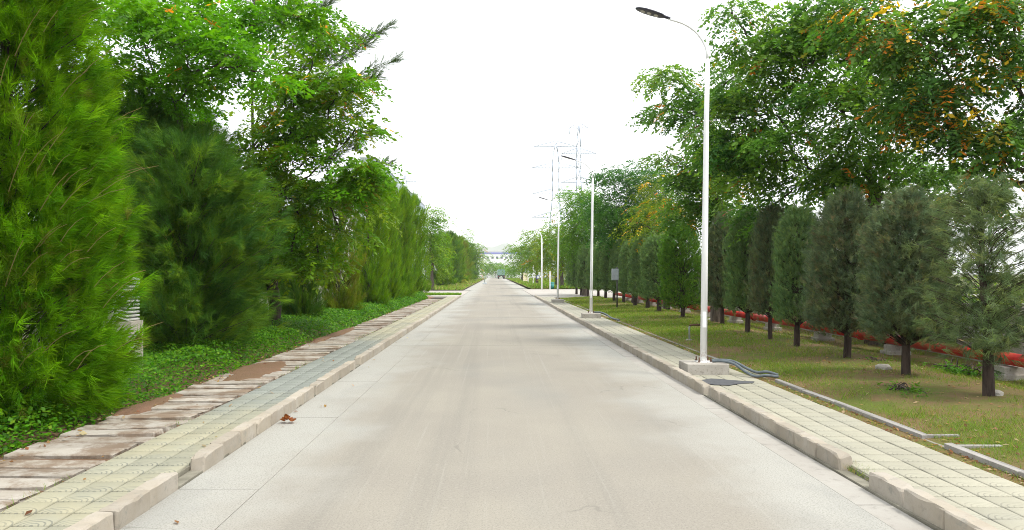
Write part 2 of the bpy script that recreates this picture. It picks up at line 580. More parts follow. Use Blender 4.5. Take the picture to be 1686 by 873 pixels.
# kerbs: single precast blocks
def kerb_mesh(seed):
    r = random.Random(seed)
    bm = bmesh.new()
    bmesh.ops.create_cube(bm, size=1)
    for v in bm.verts:
        v.co = Vector((v.co.x * 0.125, v.co.y * 0.488, 0.06 + v.co.z * 0.18))
    bmesh.ops.bevel(bm, geom=[e for e in bm.edges], offset=0.012, segments=1, affect='EDGES')
    bmesh.ops.subdivide_edges(bm, edges=[e for e in bm.edges if e.calc_length() > 0.3], cuts=4)
    for v in bm.verts:
        k = 0.005
        if v.co.z > 0.13 and r.random() < 0.25:
            v.co.z -= r.uniform(0.002, 0.014)
        v.co += Vector((r.uniform(-k, k), r.uniform(-k, k) * 0.5, r.uniform(-k, k) * 0.6))
    if seed in (2, 5):
        for v in bm.verts:
            if v.co.y < -0.2 and v.co.z > 0.1:
                v.co.z -= 0.035 * r.random() + 0.015
                v.co.y += 0.03
    bmesh.ops.recalc_face_normals(bm, faces=bm.faces[:])
    me = bpy.data.meshes.new('kerb_block')
    bm.to_mesh(me)
    bm.free()
    me.materials.append(M['kerb'])
    return me


KM = [kerb_mesh(s) for s in range(6)]
for side, face, gaps in ((-1, KL, (6.0, 13.8)), (1, KR, (6.0,))):
    kerb = tag(MB().box(face + side * 0.008, face + side * 0.118, 2.5, 56.2, -0.13, 0.012).build('kerb', M['bed']), kind='structure')
    y = 2.5
    while y < 56:
        miss = any(abs(y - g) < 0.2 for g in gaps)
        if not miss:
            off = side * (0.0625 + rnd.uniform(-0.006, 0.008))
            if side > 0 and y < 10.3:
                off += 0.03
            near_gap = any(abs(y - g - 0.5) < 0.2 for g in gaps) or abs(y - 10.5) < 0.2
            me = KM[2] if near_gap else KM[rnd.choice((0, 1, 3, 4, 0, 1, 3, 4, 5))]
            obj('kerb_block', me, kerb, (face + off, y + 0.25, rnd.uniform(-0.012, 0.004) - (0.02 if y > 25 else 0)), (rnd.uniform(-0.012, 0.012), rnd.uniform(-0.02, 0.02), rnd.uniform(-0.012, 0.012)))
        y += 0.5
        if abs(y - 10.5) < 0.01:
            y += 0.13

# paved footways of small square tiles
TS = 0.26


def tile_mesh(mat):
    h, b = TS / 2 - 0.0055, 0.007
    V = [(-h, -h, -0.03), (h, -h, -0.03), (h, h, -0.03), (-h, h, -0.03),
         (-h, -h, -b * 0.7), (h, -h, -b * 0.7), (h, h, -b * 0.7), (-h, h, -b * 0.7),
         (-h + b, -h + b, 0), (h - b, -h + b, 0), (h - b, h - b, 0), (-h + b, h - b, 0)]
    F = [(8, 9, 10, 11)]
    for k in range(4):
        j = (k + 1) % 4
        F += [(k, j, 4 + j, 4 + k), (4 + k, 4 + j, 8 + j, 8 + k)]
    return np.array(V), np.array(F)


def pavement(x0, cols, mat, y0, y1):
    x1 = x0 + cols * TS
    p = tag(MB().box(x0 - 0.01, x1 + 0.01, y0, y1, -0.13, 0.046).build('pavement', M['bed']), kind='structure')
    tv, tf = tile_mesh(mat)
    me = np_mesh('paving_tile', tv, tf, mat)
    n, rows = 0, int((y1 - y0) / TS)
    VV, FF, tot = [], [], 0
    for r_ in range(rows):
        y = y0 + (r_ + 0.5) * TS
        for c in range(cols):
            x = x0 + (c + 0.5) * TS
            z = 0.06 + 0.006 * float(fbm(np.array([x * 0.9]), np.array([y * 0.5]), 5)[0]) + rnd.uniform(-0.0015, 0.0015)
            rx, ry = rnd.uniform(-0.008, 0.008), rnd.uniform(-0.008, 0.008)
            if n < 300:
                obj('paving_tile', me, p, (x, y, z), (rx, ry, rnd.uniform(-0.006, 0.006)))
                n += 1
            else:
                v = tv.copy()
                v[:, 2] += v[:, 0] * -ry + v[:, 1] * rx
                VV.append(v + np.array([x, y, z]))
                FF.append(tf + tot)
                tot += len(tv)
    o = obj('paving_tile', np_mesh('paving_tiles_far', np.concatenate(VV), np.concatenate(FF), mat), p)
    tag(o, kind='stuff')
    return p


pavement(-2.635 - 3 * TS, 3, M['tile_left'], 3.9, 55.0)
pavement(3.055, 4, M['tile_right'], 4.3, 54.0)

# drain run covered with precast slabs, on the left of the footway
drain = tag(MB().box(-4.52, -3.44, 3.5, 50.5, -0.14, 0.012).build('drain_path', M['bed_soil']), kind='structure')


def slab_mesh(seed):
    r = random.Random(seed)
    bm = bmesh.new()
    bmesh.ops.create_cube(bm, size=1)
    for v in bm.verts:
        v.co = Vector((v.co.x * 0.98, v.co.y * 0.238, v.co.z * 0.07))
    bmesh.ops.bevel(bm, geom=bm.edges[:], offset=0.01, segments=1, affect='EDGES')
    bmesh.ops.subdivide_edges(bm, edges=[e for e in bm.edges if e.calc_length() > 0.5], cuts=3)
    for v in bm.verts:
        v.co += Vector((r.uniform(-0.015, 0.015), r.uniform(-0.009, 0.009), r.uniform(-0.004, 0.004)))
    bmesh.ops.recalc_face_normals(bm, faces=bm.faces[:])
    me = bpy.data.meshes.new('drain_slab')
    bm.to_mesh(me)
    bm.free()
    me.materials.append(M['slab'])
    return me


SM = [slab_mesh(s) for s in range(5)]
y = 3.8
while y < 50:
    st = rnd.choice((0.24, 0.27, 0.30, 0.34, 0.38))
    obj('drain_slab', rnd.choice(SM), drain, (-3.97 + rnd.uniform(-0.03, 0.03), y, 0.012 + rnd.uniform(-0.016, 0.012)), (rnd.uniform(-0.03, 0.03), rnd.uniform(-0.03, 0.02), rnd.uniform(-0.02, 0.02)))
    y += st


# washed-out red soil lying over the slabs
for (cx_, cy_, rx_, ry_, sd_) in ((-4.12, 13.0, 0.42, 1.3, 1), (-4.36, 9.6, 0.2, 0.8, 3), (-4.36, 20.5, 0.2, 3.0, 5)):
    gq = np.random.default_rng(sd_)
    nr, na = 6, 36
    V_ = [(0, 0, 0.028)]
    wob = 1 + 0.22 * np.convolve(gq.normal(0, 1, na + 4), np.ones(5) / 5, 'valid') * 1.6
    for q in range(1, nr + 1):
        for a_ in range(na):
            f_ = q / nr
            V_.append((rx_ * f_ * wob[a_] * math.cos(2 * math.pi * a_ / na), ry_ * f_ * wob[a_] * math.sin(2 * math.pi * a_ / na), 0.028 * (1 - f_ ** 2) + gq.normal(0, 0.003) - (0.03 if q == nr else 0)))
    F3 = np.array([(0, 1 + a_, 1 + (a_ + 1) % na) for a_ in range(na)])
    F4 = np.array([(1 + (q - 1) * na + a_, 1 + q * na + a_, 1 + q * na + (a_ + 1) % na, 1 + (q - 1) * na + (a_ + 1) % na) for q in range(1, nr) for a_ in range(na)])
    tag(obj('dirt_patch', np_mesh('dirt_patch', np.array(V_), [F3, F4], M['bed_soil'], smooth=True), None, (cx_, cy_, 0.062)), kind='structure')

# planted bed and verge on the left; lawn on the right
def bed_z(X, Y):
    t = np.clip((-4.5 - X) / 0.8, 0, 1)
    return 0.0 + 0.09 * t + 0.03 * fbm(X, Y, 3, 3, 0.8) * t


sheet('planting_bed', np.linspace(-14, -4.4, 40), np.concatenate([np.linspace(3, 30, 90), np.linspace(30.5, 56, 50)]), bed_z, M['bed_soil'])
def verge_z(X, Y):
    return 0.02 + 0.05 * fbm(X, Y, 4, 3, 0.3) + 0.04


sheet('verge', np.linspace(-18, -3.3, 20), np.linspace(76.2, 330, 60), verge_z, M['verge'])
sheet('verge', np.linspace(4.0, 20, 20), np.linspace(84, 330, 60), verge_z, M['verge'])


def lawn_z(X, Y):
    t = np.clip((X - 4.25) / 2.4, 0, 1) - 1.1 * np.clip((X - 6.9) / 1.0, 0, 1) ** 2 * (3 - 2 * np.clip((X - 6.9) / 1.0, 0, 1))
    return 0.045 + 0.12 * t + 0.05 * np.clip(fbm(X, Y, 8, 3, 0.5), -1, 1) * np.clip((X - 4.2) / 1.0, 0.25, 1)


def lawn_end(x):
    return 50.5 - 0.0 * x


sheet('lawn', np.linspace(4.12, 12, 60), np.linspace(3.5, 52, 240), lawn_z, M['lawn'])
# driveway mouths on both sides beyond the footways
MB().prism([(-30, 56.4), (-2.52, 56.4), (-2.52, 76), (-30, 76)], -0.13, 0.018).build('driveway', M['drive'])
MB().prism([(2.94, 56.4), (40, 56.4), (40, 83), (2.94, 83)], -0.13, 0.018).build('driveway', M['drive'])
for o in [o for o in bpy.data.objects if o.name.startswith('driveway')]:
    tag(o, kind='structure')
# apron between the last kerb blocks and the driveway on the right
tag(MB().box(3.03, 12.0, 54.02, 56.38, -0.13, 0.03).build('driveway', M['drive']), kind='structure')
tag(MB().box(-3.5, -2.64, 55.02, 56.38, -0.13, 0.03).build('driveway', M['drive']), kind='structure')

# low concrete edging along the lawn
edg = tag(MB().box(4.27, 4.335, 3.8, 50, -0.13, 0.05).build('lawn_edging', M['bed']), kind='structure')
em = [MB().box(-0.035, 0.035, -0.497, 0.497, -0.1, 0.10, 0.01).mesh('edging_block', M['edging']) for _ in range(3)]
for m_ in em:
    for v in m_.vertices:
        v.co.x += rnd.uniform(-0.004, 0.004)
        v.co.z += rnd.uniform(-0.006, 0.004)
y = 4.7
while y < 49:
    if not (13.1 < y < 14.3) and not (14.6 < y < 15.0 or 16.5 < y < 22 or 25 < y < 30):
        sink = 0.0 if y < 12 else -0.05
        obj('edging_block', rnd.choice(em), edg, (4.30 + rnd.uniform(-0.015, 0.015), y, sink + rnd.uniform(-0.02, 0.008)), (rnd.uniform(-0.01, 0.01), rnd.uniform(-0.05, 0.05), rnd.uniform(-0.012, 0.012)))
    y += 1.0
    if abs(y - 7.7) < 0.01:
        y += 0.4
# two return pieces at the break in the edging
for yy, x0, x1 in ((7.165, 4.34, 4.78), (7.635, 4.34, 4.66)):
    MB().box(x0, x1, yy - 0.025, yy + 0.025, -0.08, 0.085, 0.008).build('edging_block', M['edging'], edg)

# hills on the horizon
hx = np.linspace(-1400, 1400, 90)
hy = np.linspace(4300, 5000, 14)


def hill_z(X, Y):
    prof = 160 + 34 * np.exp(-((X - 70) / 60) ** 2) + 26 * np.exp(-((X + 110) / 70) ** 2) - 60 * np.clip(np.abs(X) / 900, 0, 1) + 10 * fbm(X, Y, 12, 4, 0.012)
    t = np.sin(np.clip((Y - 4300) / 700, 0, 1) * math.pi)
    return -0.5 + prof * t


sheet('hills', hx, hy, hill_z, M['hill'])


# ================================================================= FOLIAGE BUILDERS
def unit(v):
    return v / np.maximum(np.linalg.norm(v, axis=-1, keepdims=True), 1e-9)


def tints(n, palette, weights, g, jit=0.22):
    p = np.array(palette)
    k = g.choice(len(p), n, p=np.array(weights) / sum(weights))
    c = p[k] * (1 + jit * (g.random((n, 1)) * 2 - 1)) * (1 + 0.08 * (g.random((n, 3)) * 2 - 1))
    return np.clip(c, 0, 1)


def tube_np(paths, n=5):
    """list of (points (k,3), radii (k)) -> verts, quads"""
    VV, FF, tot = [], [], 0
    ang = np.linspace(0, 2 * math.pi, n, endpoint=False)
    for pts, rad in paths:
        pts, rad = np.asarray(pts, float), np.asarray(rad, float)
        d = np.gradient(pts, axis=0)
        d = unit(d)
        ref = np.array([0.0, 0.0, 1.0])
        if abs(d[0, 2]) > 0.85:
            ref = np.array([1.0, 0.13, 0.0])
        u = unit(np.cross(d, ref))
        w = np.cross(u, d)
        ring = pts[:, None, :] + rad[:, None, None] * (np.cos(ang)[None, :, None] * u[:, None, :] + np.sin(ang)[None, :, None] * w[:, None, :])
        k = len(pts)
        i = np.arange(k - 1)[:, None] * n
        j = np.arange(n)[None, :]
        f = np.stack([i + j, i + (j + 1) % n, i + n + (j + 1) % n, i + n + j], -1).reshape(-1, 4) + tot
        VV.append(ring.reshape(-1, 3))
        FF.append(f)
        tot += k * n
    return np.concatenate(VV), np.concatenate(FF)


def curve(a, b, sag=0.0, k=5, jit=0.0, g=None):
    a, b = np.asarray(a, float), np.asarray(b, float)
    t = np.linspace(0, 1, k)[:, None]
    p = a + (b - a) * t
    p[:, 2] += sag * (4 * t * (1 - t))[:, 0]
    if jit and g is not None:
        p[1:-1] += g.normal(0, jit, (k - 2, 3))
    return p


def frond_leaves(pos, dirs, g, L=0.34, pairs=5, leaf=0.085, wid=0.42, droop=0.5, tint=None):
    """pinnate sprays: each is 2*pairs+1 leaflets, a leaflet is one folded diamond of 2 triangles"""
    N = len(pos)
    up = np.array([0, 0, 1.0]) + g.normal(0, 0.35, (N, 3))
    x = unit(dirs)
    yv = unit(np.cross(up, x))
    zv = np.cross(x, yv)
    sc = g.uniform(0.7, 1.25, N)
    ts = np.concatenate([np.linspace(0.15, 0.92, pairs), np.linspace(0.15, 0.92, pairs), [1.0]])
    sd = np.concatenate([np.ones(pairs), -np.ones(pairs), [0]])
    K = len(ts)
    t = ts[None, :] + g.normal(0, 0.03, (N, K))
    lean = np.where(sd == 0, 0.0, 1.0)[None, :] * g.uniform(0.8, 1.25, (N, K))
    base = pos[:, None, :] + (x[:, None, :] * t[..., None] * L * sc[:, None, None])
    base[..., 2] -= droop * L * (t ** 2) * sc[:, None]
    ld = x[:, None, :] * np.cos(lean)[..., None] + yv[:, None, :] * (np.sin(lean) * sd[None, :])[..., None]
    ld = ld + g.normal(0, 0.22, (N, K, 3))
    ld[..., 2] -= droop * (0.3 + t * 0.5)
    ld = unit(ld)
    nrm = unit(zv[:, None, :] + g.normal(0, 0.4, (N, K, 3)))
    side = unit(np.cross(nrm, ld))
    ll = leaf * sc[:, None] * g.uniform(0.7, 1.2, (N, K))
    tip = base + ld * ll[..., None]
    mid = base + ld * (ll * 0.5)[..., None]
    wv = side * (ll * wid * 0.5)[..., None]
    mid2 = mid + nrm * (ll * -0.06)[..., None]
    V = np.stack([base, mid2 + wv, tip, mid2 - wv], 2).reshape(-1, 3)
    F = np.arange(N * K * 4).reshape(-1, 4)
    tt = None
    if tint is not None:
        tt = np.repeat(tint, K, axis=0) * (1 + 0.16 * (g.random((N * K, 1)) * 2 - 1))
        tt = np.repeat(tt, 4, axis=0)
    return V, F, tt


def needles(pos, dirs, g, M_=36, axis=0.28, ln=0.2, w=0.005, spread=0.45, grav=0.35, tint=None):
    """tufts of needles along a short axis; each needle is one slim triangle"""
    N = len(pos)
    d = unit(dirs)
    t = g.random((N, M_))
    b = pos[:, None, :] + d[:, None, :] * (t * axis)[..., None]
    nd = d[:, None, :] + spread * unit(g.normal(0, 1, (N, M_, 3)))
    nd[..., 2] -= grav * g.uniform(0.5, 1.4, (N, M_))
    nd = unit(nd)
    l_ = ln * g.uniform(0.6, 1.2, (N, M_))
    tip = b + nd * l_[..., None]
    sv_ = unit(np.cross(nd, unit(g.normal(0, 1, (N, M_, 3))))) * (w * 0.5)
    V = np.stack([b + sv_, b - sv_, tip], 2).reshape(-1, 3)
    F = np.arange(N * M_ * 3).reshape(-1, 3)
    tt = None
    if tint is not None:
        tt = np.repeat(tint, M_, axis=0) * (1 + 0.2 * (g.random((N * M_, 1)) * 2 - 1))
        tt = np.repeat(tt, 3, axis=0)
    return V, F, tt


GREEN_BRIGHT = [(0.092, 0.275, 0.0042), (0.141, 0.320, 0.0054), (0.059, 0.167, 0.0054)]
GREEN_MID = [(0.120, 0.245, 0.0072), (0.078, 0.184, 0.0072), (0.187, 0.275, 0.0084)]
GREEN_DEEP = [(0.110, 0.237, 0.0318), (0.080, 0.177, 0.0289), (0.182, 0.306, 0.0303)]
GREEN_OLIVE = [(0.140, 0.211, 0.0098), (0.101, 0.163, 0.0098), (0.189, 0.242, 0.0126)]
ORANGE, YELLOW, RUST = (0.50, 0.17, 0.015), (0.55, 0.36, 0.02), (0.22, 0.07, 0.025)


def broadleaf(name, label, group, base, fork, clumps, palette, weights, seed, leaf=0.085, dens=1.0, pairs=5, L=0.34, droop=0.5,
              r0=0.13, gold=0.0, clumpy=0.30, bark_=None, cat='tree', wid=0.42):
    """clumps: (px, py, rx_px, ry_px, d) of the photograph turned into ellipsoids where they stand, in metres"""
    g = np.random.default_rng(seed)
    root = thing(name, label, cat, base, 0, group)
    b = np.array(base)
    fk = np.array(fork) - b
    paths = [(curve((0, 0, -0.1), fk, 0, 6, 0.05, g), np.linspace(r0 * 1.25, r0 * 0.8, 6))]
    P, D, T = [], [], []
    todo = []
    for (cx, cyy, rx, ry, d) in clumps:
        c = np.array([wx(cx, d), d, wz(cyy, d)]) - b
        ex, ez = rx * d / FPX, ry * d / FPX
        todo.append((np.linalg.norm(c - fk), c, ex, ez))
    todo.sort(key=lambda q: q[0])
    nodes = [(fk, 0.0, r0 * 0.62)]                  # point, length of wood down to the fork, radius there
    for (_, c, ex, ez) in todo:
        rad = np.array([ex, max(0.55 * (ex + ez), 0.5), ez])
        area = math.pi * ex * ez + 0.4
        best = min(nodes, key=lambda q: np.linalg.norm(c - q[0]) + 0.55 * q[1])
        a0 = best[0]
        ln_ = np.linalg.norm(c - a0)
        limb = curve(a0, c, g.uniform(-0.05, 0.16) * ln_, 7, 0.045 * ln_, g)
        rr_ = np.linspace(min(best[2], r0 * 0.62) * 0.85, max(0.016, r0 * 0.14), 7)
        paths.append((limb, rr_))
        for q in range(2, 7):
            nodes.append((limb[q], best[1] + ln_ * q / 6, rr_[q]))
        nsub = int(np.clip(area * 3.4, 5, 45))
        u = unit(g.normal(0, 1, (nsub, 3))) * (g.random((nsub, 1)) ** 0.42)
        sub = c + u * rad
        for s_ in sub:
            st = limb[g.integers(3, 7)]
            paths.append((curve(st, s_, 0.12 * np.linalg.norm(s_ - st), 4, 0.05, g), np.linspace(0.010, 0.004, 4)))
        nf = int(dens * area * 185 * (0.085 / leaf) ** 2 * (11 / (2 * pairs + 1)))
        k = g.integers(0, nsub, nf)
        off = g.normal(0, 1, (nf, 3)) * np.array([clumpy * 1.15, clumpy * 1.15, clumpy * 0.45]) * (0.8 + 0.12 * ex)
        p = sub[k] + off
        dirv = unit(p - c) * 0.8 + unit(off) * 0.6 + g.normal(0, 0.45, (nf, 3))
        dirv[:, 2] *= 0.5
        P.append(p)
        D.append(dirv)
        col = tints(nsub, palette, weights, g, 0.1)[k] * 0.6 + tints(nf, palette, weights, g) * 0.4
        if gold > 0:
            gs = g.random(nf) < gold * (0.1 + 1.1 * g.random(nsub) ** 2)[k]
            gc = tints(nf, [ORANGE, YELLOW, RUST, (0.2, 0.2, 0.02)], [3, 5, 0.6, 3], g)
            col[gs] = gc[gs]
        T.append(col)
    V, F, tt = frond_leaves(np.concatenate(P), np.concatenate(D), g, L, pairs, leaf, wid, droop, np.concatenate(T))
    tv, tf = tube_np(paths, 6)
    obj('trunk', np_mesh('trunk', tv, tf, bark_ or M['bark'], smooth=True), root)
    obj('crown', np_mesh('crown', V, F, M['leaf'], tt), root)
    return root


def column_meshes(seed, H, Rb, z0, prof, nbr, tufts, M_, ln, w, palette, weights, mat, spread=0.45, grav=0.3, lift=0.35, axis=0.25,
                  inner=0.45, trunk_r=0.09, bark_=None, lean=(0, 0), shag=0.08, branch_r=0.012, trunk_top=0.95, sexp=0.6, dn=0.3):
    """a narrow tree as (trunk mesh, crown mesh); prof(t) in 0..1 gives the relative radius at relative height t"""
    g = np.random.default_rng(seed)
    paths = [(curve((0, 0, -0.12), (lean[0] * trunk_top, lean[1] * trunk_top, H * trunk_top), 0, 7, trunk_r * 0.15, g), np.linspace(trunk_r, 0.015, 7))]
    tb = np.sort(g.random(nbr))
    az = g.random(nbr) * 2 * math.pi
    zt = z0 + (H - z0) * tb
    rr = Rb * np.array([prof(t) for t in tb]) * (1 + shag * g.normal(0, 1, nbr))
    lob = 1 + 0.10 * np.sin(3 * az + seed) * np.cos(5 * tb + seed)
    rr = rr * lob
    dirs_h = np.stack([np.cos(az), np.sin(az), np.zeros(nbr)], 1)
    endp = dirs_h * rr[:, None]
    endp[:, 2] = zt
    endp[:, 0] += lean[0] * zt / H
    endp[:, 1] += lean[1] * zt / H
    st = np.zeros((nbr, 3))
    st[:, 2] = np.maximum(zt - rr * lift * 1.3, z0 * 0.7)
    st[:, 0] = lean[0] * st[:, 2] / H
    st[:, 1] = lean[1] * st[:, 2] / H
    for k in range(nbr):
        paths.append((curve(st[k], endp[k], 0.05, 3), np.linspace(branch_r, 0.004, 3)))
    k = g.integers(0, nbr, tufts)
    s = inner + (1 - inner) * g.random(tufts) ** sexp
    p = st[k] + (endp[k] - st[k]) * s[:, None] + g.normal(0, 0.05 + 0.05 * Rb, (tufts, 3))
    d = unit(endp[k] - st[k]) + g.normal(0, dn, (tufts, 3))
    d[:, 2] += lift
    col = tints(nbr, palette, weights, g, 0.2)[k] * 0.4 + tints(tufts, palette, weights, g, 0.42) * 0.6
    V, F, tt = needles(p, d, g, M_, axis, ln, w, spread, grav, col)
    low = V[:, 2].reshape(-1, 3).min(axis=1) > 0.03
    keep = np.repeat(low, 3)
    V, tt = V[keep], tt[keep]
    F = np.arange(len(V)).reshape(-1, 3)
    tv, tf = tube_np(paths, 5)
    return np_mesh('trunk', tv, tf, bark_ or M['bark_dark'], smooth=True), np_mesh('crown', V, F, mat, tt)


def place_column(name, label, cat, meshes, loc, scale=(1, 1, 1), rz=0.0, group=None):
    root = thing(name, label, cat, loc, rz, group)
    t = obj('trunk', meshes[0], root)
    c = obj('crown', meshes[1], root)
    root.scale = scale
    return root


# ================================================================= LEFT SIDE TREES
FEATHER = [(0.116, 0.278, 0.0048), (0.160, 0.326, 0.0060), (0.061, 0.179, 0.0060)]
def cone_prof(t):
    return (0.80 + 0.2 * min(1, t / 0.12)) * (1 - 0.55 * t ** 1.2) if t < 0.86 else (1 - 0.55 * 0.86 ** 1.2) * math.sqrt(max(0, (1 - t) / 0.14))


g0 = np.random.default_rng(3)
front = column_meshes(31, 7.2, 1.20, 0.12, cone_prof, 640, 12000, 36, 0.21, 0.0088, FEATHER + [(0.16, 0.13, 0.03)], [4, 3, 3, 0.35], M['needle'], spread=0.34, grav=0.62, lift=0.5,
                      axis=0.14, inner=0.25, trunk_r=0.13, branch_r=0.012)
tr = place_column('casuarina_tree', 'huge bright green feathery casuarina at the very edge, nearest the camera', 'tree', front, (-5.55, 8.6, 0.02), group='feathery casuarinas along the drain path')
# straw-coloured shoots that poke out of it
sp = []
for k in range(110):
    z = g0.uniform(0.6, 5.6)
    a = g0.uniform(-2.6, 0.6)
    rr = 1.5 * cone_prof(z / 7.2)
    p0 = np.array([math.cos(a) * rr * 0.82, math.sin(a) * rr * 0.82, z])
    out = np.array([math.cos(a) * 0.8 + 0.25, math.sin(a) * 0.6, g0.uniform(0.35, 1.0)])
    p1 = p0 + unit(out) * g0.uniform(0.3, 0.65)
    sp.append((curve(p0, p1, 0.04, 4), np.linspace(0.005, 0.003, 4)))
tv, tf = tube_np(sp, 3)
tag(obj('twigs', np_mesh('twig', tv, tf, M['twig'], smooth=True), tr), kind='stuff')


def hedge_prof(t):
    return (0.82 + 0.18 * min(1, t / 0.15)) * (1 - 0.28 * t) if t < 0.8 else (1 - 0.28 * 0.8) * (0.3 + 0.7 * math.sqrt(max(0, (1 - t) / 0.2)))


DARKF = [(0.072, 0.175, 0.020), (0.050, 0.130, 0.026), (0.125, 0.225, 0.018)]
OLIVEF = [(0.155, 0.225, 0.012), (0.11, 0.185, 0.012), (0.19, 0.19, 0.025)]
MIDF = [(0.126, 0.259, 0.0084), (0.177, 0.287, 0.0084), (0.085, 0.191, 0.0096)]
dark_m = column_meshes(41, 4.7, 1.30, 0.35, hedge_prof, 240, 4600, 34, 0.26, 0.009, DARKF, [3, 3, 2], M['needle'], spread=0.45, grav=0.45, lift=0.5, axis=0.25, inner=0.08, shag=0.34, trunk_r=0.10)
place_column('casuarina_tree', 'dark shaggy casuarina behind the concrete pillar, its boughs reaching out low', 'tree', dark_m, (-5.95, 14.6, 0.05), (0.95, 0.95, 0.88), 0.4, 'feathery casuarinas along the drain path')
def bough_mesh(seed):
    g = np.random.default_rng(seed)
    P, D, T, paths = [], [], [], []
    for k in range(34):
        z = g.uniform(0.9, 3.9)
        a = g.uniform(-2.4, 1.0)
        h = np.array([math.cos(a), math.sin(a), 0])
        A = h * g.uniform(0.5, 0.8) + np.array([0, 0, z])
        L_ = g.uniform(0.7, 1.25)
        B = A + h * L_ + np.array([0, 0, g.uniform(0.0, 0.55)])
        paths.append((curve(A, B, 0.1, 5), np.linspace(0.009, 0.003, 5)))
        n = int(60 * L_)
        t = g.random(n)
        p = A + (B - A) * t[:, None] + g.normal(0, 0.035, (n, 3))
        p[:, 2] += 0.1 * 4 * t * (1 - t)
        P.append(p)
        D.append(unit(B - A) + g.normal(0, 0.25, (n, 3)))
        T.append(tints(n, [(0.11, 0.22, 0.02), (0.16, 0.27, 0.02), (0.07, 0.17, 0.025)], [3, 2, 2], g))
    V, F, tt = needles(np.concatenate(P), np.concatenate(D), g, 22, 0.2, 0.22, 0.007, 0.28, 0.3, np.concatenate(T))
    tv, tf = tube_np(paths, 4)
    return np_mesh('bough_wood', tv, tf, M['twig'], smooth=True), np_mesh('boughs', V, F, M['needle'], tt)


bw, bg = bough_mesh(88)
shaggy = [o for o in bpy.data.objects if o.get('label', '').startswith('dark shaggy casuarina behind the concrete pillar')][0]
tag(obj('boughs', bg, shaggy), kind='stuff')
tag(obj('twigs', bw, shaggy), kind='stuff')
for (x_, d_, s_, lab) in ((-8.2, 16.6, 1.16, 'dark shaggy casuarina set back to the left of the one behind the pillar'), (-8.0, 19.6, 1.2, 'dark shaggy casuarina set back under the spreading broadleaf crown'), (-9.6, 21.5, 1.25, 'dark casuarina farthest back under the spreading broadleaf crown')):
    place_column('casuarina_tree', lab, 'tree', dark_m, (x_, d_, 0.05), (s_, s_, s_), rnd.uniform(0, 6), 'feathery casuarinas along the drain path')
mid_m = [column_meshes(50 + k, 6.2, 0.98, 0.2, hedge_prof, 220, 2400, 34, 0.27, 0.011, pal, [3, 2, 2], M['needle'], spread=0.4, grav=0.25, lift=0.9, axis=0.4, inner=0.3, shag=0.24)
         for k, pal in enumerate((MIDF, OLIVEF, DARKF))]
CAS = [
    (29.5, -8.5, 1, 1.0, 0.8, 2, 'dark casuarina standing back from the row behind the dark bare trunk'),
    (24.0, -9.0, 1, 1.0, 0.8, 2, 'deep green casuarina set back between the shaggy one and the bare trunk'),
    (18.6, -6.25, 1, 0.50, 0.52, 2, 'narrow deep green casuarina just before the dark bare trunk'),
    (24.4, -6.15, 1, 0.62, 0.70, 2, 'grey green casuarina column standing just beyond the dark bare trunk'),
    (28.6, -5.85, 1, 0.66, 0.80, 1, 'brownish olive casuarina column under the drooping broadleaf boughs'),
    (34.5, -5.75, 1, 0.80, 0.92, 0, 'green casuarina column directly beyond the brownish olive one'),
    (40.0, -5.95, 1, 0.88, 1.05, 0, 'tall windswept green casuarina, second beyond the brownish olive one'),
    (46.0, -5.9, 1, 0.95, 1.08, 0, 'tall feathery green casuarina, second from the driveway mouth'),
    (53.0, -5.9, 1, 1.0, 1.12, 0, 'last green casuarina before the driveway mouth'),
]
for (d, x, s, sr, sh, var, lab) in CAS:
    place_column('casuarina_tree', lab, 'tree', mid_m[var], (x, d, 0.06), (sr, sr, sh), rnd.uniform(0, 6), 'feathery casuarinas along the drain path')
ORD = ['first', 'second', 'third', 'fourth', 'fifth', 'sixth', 'seventh', 'eighth', 'ninth', 'tenth', 'eleventh', 'twelfth', 'thirteenth', 'fourteenth']
for k, (px, d, h) in enumerate(((724, 96, 6.6), (736, 110, 7.4), (746, 127, 7.9), (755, 146, 8.3), (763, 168, 8.8), (771, 195, 9.2))):
    sc = h / 6.2
    place_column('casuarina_tree', f'{ORD[k]} distant casuarina along the road past the driveway mouth', 'tree', mid_m[(0, 2, 0, 1, 0, 2)[k]], (wx(px, d), d, 0.05), (sc * 1.45, sc * 1.45, sc), rnd.uniform(0, 6), 'distant casuarinas past the driveway')

